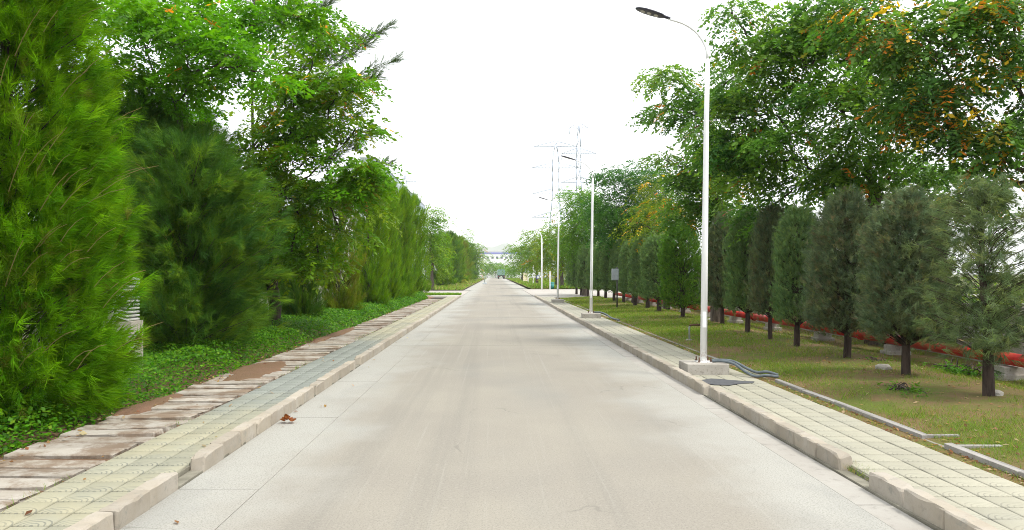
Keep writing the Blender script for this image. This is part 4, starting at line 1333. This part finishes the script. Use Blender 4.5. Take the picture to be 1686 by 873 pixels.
# ================================================================= STREET FURNITURE
def lamp_parts():
    root = thing('street_lamp', 'nearest white street lamp with its dark lamp head against the sky', 'street lamp', (3.46, 12.6, 0.06), 0, 'white street lamps along the footway')
    MB().box(-0.34, 0.34, -0.3, 0.3, -0.05, 0.175, 0.012).build('footing', M['block'], root)
    bp = MB()
    bp.box(-0.12, 0.12, -0.12, 0.12, 0.176, 0.192, 0.003)
    b_ = bp.build('base_plate', M['pole'], root)
    for sx in (-1, 1):
        for sy in (-1, 1):
            MB().tube([(sx * 0.095, sy * 0.095, 0.19), (sx * 0.095, sy * 0.095, 0.262)], 0.012, 6).tube([(sx * 0.095, sy * 0.095, 0.193), (sx * 0.095, sy * 0.095, 0.212)], 0.02, 6).build('anchor_bolt', M['steel'], root)
    lean = 0.07
    pole = MB().tube([(0, 0, 0.19), (lean * 0.35, 0, 2.2), (lean * 0.7, 0, 4.2), (lean, 0, 5.2)], [0.058, 0.05, 0.042, 0.036], 16).build('pole', M['pole'], root)
    MB().box(-0.032, 0.032, -0.064, -0.05, 0.75, 1.0, 0.004).build('access_door', M['pole'], pole)
    arc = []
    for k in range(9):
        a = k / 8 * R(75)
        arc.append((lean - 0.72 * (1 - math.cos(a)) * 1.0, 0, 5.2 + 0.66 * math.sin(a)))
    arc.append((arc[-1][0] - 0.12, 0, arc[-1][2] + 0.03))
    MB().tube(arc, [0.030] + [0.019] * 8 + [0.017], 10).build('arm', M['white_paint'], root)
    ex, ez = arc[-1][0], arc[-1][2]
    h = bpy.data.meshes.new('lamp_head')
    bm = bmesh.new()
    sec = [(0.0, 0.028, 0.026), (0.10, 0.045, 0.032), (0.16, 0.10, 0.034), (0.30, 0.125, 0.036), (0.45, 0.12, 0.034), (0.55, 0.085, 0.026), (0.60, 0.03, 0.012)]
    rings = []
    for (s_, w_, t_) in sec:
        rings.append([bm.verts.new((-s_, w_ * math.cos(a), t_ * (math.sin(a) if math.sin(a) > 0 else 0.45 * math.sin(a)))) for a in [2 * math.pi * q / 14 for q in range(14)]])
    for A, B in zip(rings, rings[1:]):
        for q in range(14):
            f = bm.faces.new((A[q], A[(q + 1) % 14], B[(q + 1) % 14], B[q]))
            f.smooth = True
    bm.faces.new(rings[0][::-1])
    bm.faces.new(rings[-1])
    bmesh.ops.recalc_face_normals(bm, faces=bm.faces[:])
    bm.to_mesh(h)
    bm.free()
    h.materials.append(M['lamp_head'])
    head = obj('lamp_head', h, root, (ex + 0.03, 0, ez + 0.005), (0, R(17), 0))
    for s_ in (0.24, 0.36, 0.47):
        MB().tube([(-s_, 0, -0.012), (-s_, 0, -0.024)], [0.042, 0.036], 12).build('lens', M['lens'], head)
    return root


def copy_tree(o, parent=None):
    c = o.copy()
    COL.objects.link(c)
    c.parent = parent
    for ch in o.children:
        copy_tree(ch, c)
    return c


lamp = lamp_parts()
for (d, x, lab) in ((28.3, 3.58, 'second white street lamp, on the weathered footing beside the clipped row'),
                    (43.6, 3.6, 'third white street lamp, at the end of the tiled footway')):
    c = copy_tree(lamp)
    c.location = (x, d, 0.06)
    c['label'] = lab
    c.rotation_euler = (0, 0, rnd.uniform(-0.05, 0.05))
l4 = thing('street_lamp', 'far white street lamp with a curved arm in front of the trees past the driveway', 'street lamp', (wx(892, 80), 80, 0.02), 0, 'white street lamps along the footway')
MB().tube([(0, 0, 0), (0, 0, 3), (0, 0, 5.4)], [0.09, 0.08, 0.06], 10).build('pole', M['white_paint'], l4)
arc = [(-0.85 * (1 - math.cos(R(8 * k))), 0, 5.4 + 0.9 * math.sin(R(8 * k))) for k in range(12)] + [(-1.15, 0, 6.3)]
MB().tube(arc, 0.05, 8).build('arm', M['white_paint'], l4)
MB().box(-1.6, -1.12, -0.1, 0.1, 6.28, 6.35, 0.02).build('lamp_head', M['arm_metal'], l4)

# corrugated conduits that come out of the lamp footings
def conduit(name, label, pts, r, group=None):
    g = np.random.default_rng(len(pts) * 7)
    P_ = np.array(pts, float)
    n = 90
    t = np.linspace(0, len(P_) - 1, n)
    out = np.zeros((n, 3))
    for k, tt_ in enumerate(t):                       # Catmull-Rom
        i = min(int(tt_), len(P_) - 2)
        f = tt_ - i
        p0, p1, p2, p3 = P_[max(i - 1, 0)], P_[i], P_[i + 1], P_[min(i + 2, len(P_) - 1)]
        out[k] = 0.5 * ((2 * p1) + (-p0 + p2) * f + (2 * p0 - 5 * p1 + 4 * p2 - p3) * f * f + (-p0 + 3 * p1 - 3 * p2 + p3) * f ** 3)
    rad = r * (1 + 0.10 * (np.arange(n) % 2))
    o = MB().tube([tuple(p) for p in out], list(rad), 9).build(name, M['conduit'])
    return tag(o, label, 'conduit', group)


GC = 'grey conduits at the lamp footings'
conduit('conduit', 'grey plastic conduit over the nearest lamp footing, ending higher on the lawn', [(3.60, 12.62, 0.262), (3.75, 12.55, 0.275), (3.92, 12.45, 0.26), (4.1, 12.3, 0.16), (4.18, 12.1, 0.13), (4.30, 12.0, 0.15), (4.46, 11.97, 0.105)], 0.022, GC)
conduit('conduit', 'grey plastic conduit over the nearest lamp footing, lying lower on the pavement edge', [(3.58, 12.5, 0.262), (3.74, 12.42, 0.272), (3.88, 12.3, 0.24), (4.0, 12.1, 0.135), (4.08, 11.9, 0.095), (4.22, 11.8, 0.12), (4.40, 11.8, 0.10)], 0.022, GC)
conduit('conduit', 'grey plastic conduit curling off the second lamp footing onto the lawn', [(3.66, 28.25, 0.262), (3.9, 28.2, 0.27), (4.1, 28.0, 0.2), (4.22, 27.4, 0.1), (4.35, 26.6, 0.08)], 0.03, GC)

# dark tar patch on the tiles
g = np.random.default_rng(4)
ol = []
for k in range(26):
    a = 2 * math.pi * k / 26
    rx, ry = 0.30, 0.33
    x_, y_ = rx * math.cos(a), ry * math.sin(a)
    if math.cos(a) > 0.3:
        x_ *= 1 + 0.75 * math.cos(a) ** 3
        y_ *= 1 - 0.35 * math.cos(a)
    ol.append((x_ * (1 + 0.05 * g.normal()), y_ * (1 + 0.06 * g.normal())))
tag(MB().prism(ol, 0.0, 0.005).build('tar_patch', M['tar'], None, (3.40, 11.45, 0.0665)), 'dark grey tar patch on the tiled footway in front of the lamp footing', 'tar patch')

# grey control box on a post on the lawn
x, d = wx(1011, 37.2), 37.2
cb = thing('control_box', 'grey metal control box on a thin dark post among the clipped trees', 'control box', (wx(1016, 36), 36, 0.12))
MB().tube([(0, 0, -0.05), (0, 0, 1.9)], 0.035, 8).build('post', M['dark_metal'], cb)
bx = MB().box(-0.27, 0.05, -0.16, -0.04, 1.28, 1.82, 0.012).build('box', M['box_grey'], cb)
MB().box(-0.25, 0.03, -0.172, -0.161, 1.31, 1.79, 0.004).build('door', M['box_grey'], bx)

# bent standpipe near the nearest lamp
x, d = wx(1135, 18.7), 18.7
spz = float(lawn_z(np.array([x]), np.array([d]))[0])
st = thing('standpipe', 'short bent water pipe standing in the bright grass beside the nearest lamp', 'water pipe', (x, d, spz))
MB().tube([(0, 0, -0.03), (0, 0, 0.32), (0.015, 0, 0.345)], 0.022, 10).build('riser', M['galv'], st)
MB().tube([(0.0, 0, 0.345), (0.04, 0, 0.375), (0.09, 0, 0.38), (0.34, 0, 0.38)], 0.022, 10).build('elbow', M['steel'], st)
MB().box(-0.07, 0.06, -0.06, 0.06, -0.02, 0.03, 0.008).build('foot', M['block'], st)

# red pipeline on concrete supports
pip = thing('pipeline', 'long red painted pipe running low behind the clipped column trees', 'pipe', (8.2, 4, 0))
PZ = 0.345
for k in range(7):
    y0, y1 = 3.0 + 7.0 * k, 3.0 + 7.0 * (k + 1)
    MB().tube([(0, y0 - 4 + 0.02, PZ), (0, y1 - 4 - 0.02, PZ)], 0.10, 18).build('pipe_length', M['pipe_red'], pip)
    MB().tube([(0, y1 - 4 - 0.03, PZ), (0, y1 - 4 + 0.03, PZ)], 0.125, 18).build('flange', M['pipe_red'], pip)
sup0 = None
yy = 5.2
k = 0
while yy < 48:
    if sup0 is None:
        mb = MB()
        mb.box(-0.22, 0.22, -0.2, 0.2, -0.1, 0.10, 0.015)
        mb.box(-0.17, 0.17, -0.14, 0.14, 0.095, 0.215, 0.012)
        o = sup0 = mb.build('pipe_support', M['block'])
    else:
        o = sup0.copy()
        COL.objects.link(o)
    o.location = (8.2, yy, 0.02 + rnd.uniform(-0.01, 0.008))
    o.rotation_euler = (0, 0, rnd.uniform(-0.06, 0.06))
    tag(o, f'{ORD[k]} concrete block under the red pipe, counted from the camera', 'pipe support', 'concrete blocks under the red pipe')
    yy += 3.45
    k += 1

# concrete boundary wall with louvred panels (right)
def louvre_wall(name, label, x, y0, y1, step, zt, louv):
    w_ = thing(name, label, 'wall', (x, y0, 0.0))
    n = int((y1 - y0) / step)
    pm = MB().box(-0.11, 0.11, -0.11, 0.11, -0.12, zt + 0.06, 0.012).mesh('post', M['wall'])
    lowm = MB().box(-0.06, 0.06, 0.112, step - 0.112, -0.12, 0.36, 0.008).mesh('panel', M['wall'])
    fullm = MB().box(-0.06, 0.06, 0.112, step - 0.112, -0.12, zt, 0.008).mesh('panel', M['wall'])
    topm = MB().box(-0.06, 0.06, 0.112, step - 0.112, zt - 0.18, zt, 0.008).mesh('panel', M['wall'])
    jm = MB().box(-0.058, 0.058, 0.112, 0.7, 0.362, zt - 0.182, 0.006).mesh('panel', M['wall'])
    nl = 8
    slm = MB().box(-0.09, 0.09, 0.705, step - 0.115, -0.012, 0.012, 0.003, Matrix.Rotation(R(28), 3, 'Y')).mesh('louvre', M['louvre'])
    for k in range(n + 1):
        obj('post', pm, w_, (0, k * step, 0))
        if k == n:
            break
        if k in louv:
            obj('panel', lowm, w_, (0, k * step, 0))
            obj('panel', topm, w_, (0, k * step, 0))
            obj('panel', jm, w_, (0, k * step, 0))
            for q in range(nl):
                obj('louvre', slm, w_, (0, k * step, 0.40 + (zt - 0.62) * (q + 0.5) / nl))
        else:
            obj('panel', fullm, w_, (0, k * step, 0))
    return w_


louvre_wall('boundary_wall', 'low weathered concrete wall with louvred openings behind the red pipe', 9.3, 4.55, 51, 2.2, 1.12, (1, 4, 7, 10, 13, 16))
louvre_wall('boundary_wall', 'low weathered concrete wall half hidden behind the dark shaggy casuarina', -8.6, 6.0, 52, 2.3, 1.0, (2, 5, 8, 11))

# louvred concrete pillar (left)
pl = thing('louvred_pillar', 'grey concrete pillar with louvred top beside the huge front casuarina', 'pillar', (-5.90, 12.1, 0.03))
MB().prism([(-0.30, -0.2), (0.20, -0.2), (0.20, 0.2), (-0.30, 0.2)], -0.1, 0.92).build('pillar_base', M['pillar'], pl)
MB().box(-0.20, -0.1, -0.15, 0.15, 0.921, 1.62, 0.006).build('upright', M['pillar'], pl)
slm = MB().box(-0.098, 0.15, -0.2, 0.2, -0.012, 0.012, 0.003, Matrix.Rotation(R(16), 3, 'Y')).mesh('louvre', M['louvre'])
for q in range(12):
    obj('louvre', slm, pl, (0, 0, 0.975 + 0.058 * q))
tag(MB().box(-0.24, 0.24, -0.16, 0.16, -0.05, 0.30, 0.02).build('concrete_block', M['block'], None, (wx(252, 15.2), 15.2, 0.1)), 'small weathered concrete block in the ground cover beyond the louvred pillar', 'block')

# stones lying about on the lawn
def stone(label, x, y, s, seed):
    r = random.Random(seed)
    bm = bmesh.new()
    bmesh.ops.create_icosphere(bm, subdivisions=2, radius=1)
    for v in bm.verts:
        n_ = v.co.normalized()
        v.co = Vector((n_.x * s, n_.y * s * 0.75, n_.z * s * 0.5)) * (1 + r.uniform(-0.14, 0.14))
    me = bpy.data.meshes.new('stone')
    bm.to_mesh(me)
    bm.free()
    me.materials.append(M['stone'])
    z = float(lawn_z(np.array([x]), np.array([y]))[0])
    return tag(obj('stone', me, None, (x, y, z + s * 0.12), (0, 0, r.uniform(0, 6))), label, 'stone', 'stones lying on the lawn')


stone('pale stone by the trunk of the thin see-through column tree', wx(1645, 9.75), 9.8, 0.11, 1)
stone('pale stone left of the leafy foot of the thick column tree', wx(1460, 12.2), 12.3, 0.14, 2)
stone('white stone lump on the lawn below the red pipe and the lamp', wx(1170, 25.0), 25.0, 0.16, 3)

# small low shrubs under the pipe
for k, (px, d, s, lab) in enumerate(((1560, 12.6, 1.0, 'low leafy plant under the red pipe near the thick column tree'), (1600, 12.3, 1.1, 'low leafy plant under the red pipe before the louvred opening'),
                                     (1440, 13.4, 0.8, 'low creeping plant on bare soil between two shaggy column trees'), (1480, 10.3, 0.55, 'small green weed tuft on the open lawn'))):
    broadleaf('shrub', lab, 'low plants on the lawn', (wx(px, d), d, 0.1), (wx(px, d), d, 0.18), [(px, VY + 1.56 * FPX / d, 24 * s, 5 * s, d), (px + 16, VY + 1.58 * FPX / d, 18 * s, 4 * s, d)],
              CG, [3, 3, 2, 2], 600 + k, leaf=0.055, dens=0.16, L=0.12, pairs=3, r0=0.012, clumpy=0.06, cat='plant')

# ================================================================= BEYOND THE DRIVEWAY
post0 = None
for (px, d, h, lab) in ((905.5, 80.5, 1.95, 'white post right of the far curved lamp'), (878, 112, 2.9, 'tall white post left of the far curved lamp'), (869.5, 132, 1.9, 'white post at the left edge of the cream board'), (857, 200, 2.2, 'white post farthest along the verge')):
    if post0 is None:
        post0 = MB().tube([(0, 0, -0.1), (0, 0, 0.94), (0, 0, 1.0)], [0.06, 0.06, 0.05], 10).build('marker_post', M['white_paint'])
        o = post0
    else:
        o = post0.copy()
        COL.objects.link(o)
    o.location = (wx(px, d), d, 0.03)
    s_ = d / 80.0
    o.scale = (s_, s_, h)
    tag(o, lab, 'post', 'white posts past the driveway')
bd = thing('notice_board', 'cream board standing on the verge between white posts', 'board', (wx(866, 140), 140, 0.05))
MB().box(-0.55, 0.55, -0.03, 0.03, 0.3, 1.75, 0.01).build('panel', M['cream'], bd)
MB().tube([(-0.5, 0.06, 0), (-0.5, 0.06, 1.8)], 0.05, 6).build('post', M['white_paint'], bd)
MB().tube([(0.5, 0.06, 0), (0.5, 0.06, 1.8)], 0.05, 6).build('post', M['white_paint'], bd)
sg = thing('sign', 'small pale blue sign on a brown post by the verge', 'sign', (wx(886, 108), 108, 0.05))
MB().tube([(0, 0.04, 0), (0, 0.04, 1.5)], 0.05, 6).build('post', M['steel'], sg)
MB().box(-0.22, 0.22, -0.02, 0.02, 0.95, 1.42, 0.01).build('plate', M['sign_blue'], sg)
MB().box(-0.12, 0.12, -0.026, -0.021, 1.08, 1.3, 0.002).build('emblem', M['white_sign'], sg)
bn = thing('litter_bin', 'small teal bin beside the white post past the driveway', 'bin', (wx(909, 84), 84, 0.05))
MB().tube([(0, 0, 0), (0, 0, 0.62)], [0.2, 0.25], 12).build('body', M['teal'], bn)
MB().tube([(0, 0, 0.625), (0, 0, 0.70), (0, 0, 0.74)], [0.27, 0.25, 0.1], 12).build('lid', M['teal'], bn)
bl = thing('bollard', 'short dark post on a pale block at the edge of the far road', 'bollard', (wx(798, 128), 128, 0.0))
MB().box(-0.35, 0.35, -0.3, 0.3, 0, 0.22, 0.03).build('foot', M['gallery'], bl)
MB().tube([(0, 0, 0.2), (0, 0, 1.1), (0, 0, 1.15)], [0.07, 0.07, 0.05], 10).build('post', M['galv'], bl)

# truck, seen from behind
tk = thing('truck', 'dark green covered truck driving away at the far end of the road', 'truck', (wx(825.3, 260), 260, 0.0))
MB().box(-1.3, 1.3, 0, 5.6, 1.25, 2.9, 0.04).build('cargo_box', M['truck_green'], tk)
mb = MB()
mb.prism([(-1.33, -0.02), (1.33, -0.02), (1.33, 5.65), (-1.33, 5.65)], 2.901, 3.15)
top = mb.build('tarpaulin', M['truck_top'], tk)
for v in top.data.vertices:
    if v.co.z > 3:
        v.co.x *= 0.78
for k in range(5):
    MB().box(-1.28 + 0.64 * k - 0.03, -1.28 + 0.64 * k + 0.03, -0.035, -0.002, 1.3, 2.85, 0.005).build('rib', M['truck_green'], tk)
MB().box(-1.25, 1.25, 0.05, 7.6, 0.95, 1.24, 0.02).build('chassis', M['dark_metal'], tk)
bmp = MB().box(-1.25, 1.25, -0.1, 0.02, 0.55, 0.92, 0.02).build('bumper', M['dark_metal'], tk)
MB().box(-0.3, 0.3, -0.12, -0.101, 0.66, 0.84, 0.004).build('number_plate', M['white_sign'], bmp)
for sx in (-1, 1):
    MB().box(sx * 1.05 - 0.14, sx * 1.05 + 0.14, -0.125, -0.101, 0.68, 0.82, 0.004).build('tail_light', M['tail_red'], bmp)
    for yy in (1.2, 2.5, 6.9):
        w_ = MB().tube([(sx * 0.68, yy, 0.5), (sx * 1.2, yy, 0.5)], 0.5, 18).build('wheel', M['rubber'], tk)
MB().box(-1.2, 1.2, 5.8, 7.7, 1.25, 2.7, 0.1).build('cab', M['truck_green'], tk)

# white boundary wall across the end of the road
fw = thing('boundary_wall', 'long white wall across the far end of the road behind the truck', 'wall', (0, 331, 0))
for k in range(9):
    MB().box(-24 + 5 * k + 0.02, -19 + 5 * k - 0.02, 0, 0.3, -0.1, 2.1, 0.02).build('panel', M['white_wall'], fw)
    MB().box(-24 + 5 * k - 0.2, -24 + 5 * k + 0.2, -0.12, -0.001, -0.1, 2.35, 0.02).build('post', M['gallery'], fw)

# long white factory at the end of the view
D = 420.0
bd = thing('factory_building', 'long white factory with a violet blue band under its roof, closing the road view', 'building', (0, D, 0))
sc = D / FPX
bz = lambda py: CAM_H + (VY - py) * sc
MB().box(-40, 45, 0, 30, -0.1, bz(414.4), 0.05).build('wall', M['white_wall'], bd)
MB().box(-40.2, 45.2, -0.2, 30.2, bz(414.3), bz(413.2), 0.05).build('roof', M['white_wall'], bd)
MB().box(-40.1, 45.1, -0.14, -0.004, bz(418.2), bz(415.7), 0.02).build('fascia', M['blue_band'], bd)
for k in range(16):
    px = 765.6 + 7.55 * k
    x = wx(px, D)
    f = MB().box(x - 0.62, x + 0.62, -0.06, -0.003, bz(426.2), bz(422.4), 0.01).build('window', M['frame'], bd)
    for s_ in (-1, 1):
        MB().box(x + s_ * 0.29 - 0.25, x + s_ * 0.29 + 0.25, -0.072, -0.061, bz(425.9), bz(422.8), 0.004).build('pane', M['glass'], f)


# lattice pylons
def pylon(label, x, d, H, arms, w0, w1, rb=0.085):
    root = thing('transmission_pylon', label, 'pylon', (x, d, 0), 0, 'lattice pylons behind the trees')
    def hw(z):
        return (w0 + (w1 - w0) * min(1, z / (H * 0.62))) / 2 if z < H * 0.62 else w1 / 2 * (1 - 0.75 * max(0, (z - H * 0.86) / (H * 0.14)))
    mb = MB()
    zs = list(np.linspace(0, H, 15))
    for sx in (-1, 1):
        for sy in (-1, 1):
            for a, b_ in zip(zs, zs[1:]):
                mb.bar((sx * hw(a), sy * hw(a), a), (sx * hw(b_), sy * hw(b_), b_), rb)
    for a, b_ in zip(zs, zs[1:]):
        A, B = hw(a), hw(b_)
        for s_ in (-1, 1):
            mb.bar((-A, s_ * A, a), (B, s_ * B, b_), rb * 0.6)
            mb.bar((A, s_ * A, a), (-B, s_ * B, b_), rb * 0.6)
            mb.bar((s_ * A, -A, a), (s_ * B, B, b_), rb * 0.6)
        mb.bar((-A, -A, a), (A, -A, a), rb * 0.6)
    mb.build('lattice_mast', M['lattice'], root)
    for (z, L_) in arms:
        mb = MB()
        h_ = hw(z)
        for s_ in (-1, 1):
            tip = (s_ * L_, 0, z)
            for sy in (-1, 1):
                mb.bar((s_ * h_, sy * h_, z), tip, rb * 0.8)
                mb.bar((s_ * h_, sy * h_, z + 1.7), tip, rb * 0.8)
            for q in range(1, 6):
                f = q / 6
                xx = s_ * (h_ + (L_ - h_) * f)
                xn = s_ * (h_ + (L_ - h_) * (f - 1 / 6))
                mb.bar((xx, 0, z), (xn, 0, z + 1.7 * (1 - f + 1 / 6)), rb * 0.5)
                mb.bar((xx, 0, z), (xx, 0, z + 1.7 * (1 - f)), rb * 0.5)
        a_ = mb.build('cross_arm', M['lattice'], root)
        for s_ in (-1, 1):
            MB().tube([(s_ * (L_ - 0.2), 0, z - 0.05), (s_ * (L_ - 0.2), 0, z - 1.9)], 0.12, 6).build('insulator', M['lattice'], a_)
    return root


pa, pb = (wx(915, 250), 250.0), (wx(953, 232), 232.0)
pylon('nearer looking grey lattice pylon rising over the trees, tallest part of it in clear view', pa[0], pa[1], 45.0, [(20.3, 8.0), (28.0, 8.0), (36.6, 8.0), (43.6, 7.3)], 7.0, 2.1)
pylon('slender second lattice pylon just right of the clear one, partly behind trees', pb[0], pb[1], 47.2, [(29.6, 5.4), (38.4, 5.4), (46.2, 3.0)], 5.5, 1.3, 0.08)
pylon('faint distant lattice pylon above the casuarinas beside the conveyor gallery', wx(667, 340), 340, 46.0, [(30, 6), (37, 6), (43, 5)], 7, 2, 0.10)

# elevated conveyor gallery over the left trees
gd = thing('conveyor_gallery', 'long pale elevated gallery on trestle legs above the left trees', 'conveyor', (-25.2, 150, 0))
MB().box(-1.4, 1.4, 0, 108, 22.0, 24.6, 0.05).build('gallery_box', M['gallery'], gd)
MB().box(-1.6, 1.6, -0.2, 108.2, 24.601, 24.8, 0.03).build('roof', M['gallery'], gd)
mb = MB()
for k in range(54):
    mb.bar((1.45, 2 * k, 22.0), (1.45, 2 * k, 24.6), 0.08)
tag(mb.build('cladding_rib', M['lattice'], gd), kind='stuff')
for k in range(8):
    y = 4 + 14 * k
    mb = MB()
    for sx in (-1, 1):
        mb.bar((sx * 2.4, y, 0), (sx * 1.2, y, 21.9), 0.22)
    for q in range(5):
        mb.bar((-2.4 + 0.24 * q, y, 4.3 * q), (2.4 - 0.24 * (q + 1), y, 4.3 * (q + 1)), 0.10)
    mb.build('trestle', M['lattice'], gd)

# ================================================================= AIR
hz = NT('haze_air')
hz.t.nodes.remove(hz.b)
pv = hz.n('ShaderNodeVolumePrincipled')
pv.inputs['Color'].default_value = (0.96, 0.985, 1.0, 1)
pv.inputs['Density'].default_value = 0.0002
pv.inputs['Anisotropy'].default_value = 0.0
hz.l(pv.outputs[0], hz.out.inputs['Volume'])
tag(MB().box(-5400, 5400, -400, 5400, -1.2, 265).build('haze', hz.m), kind='stuff')
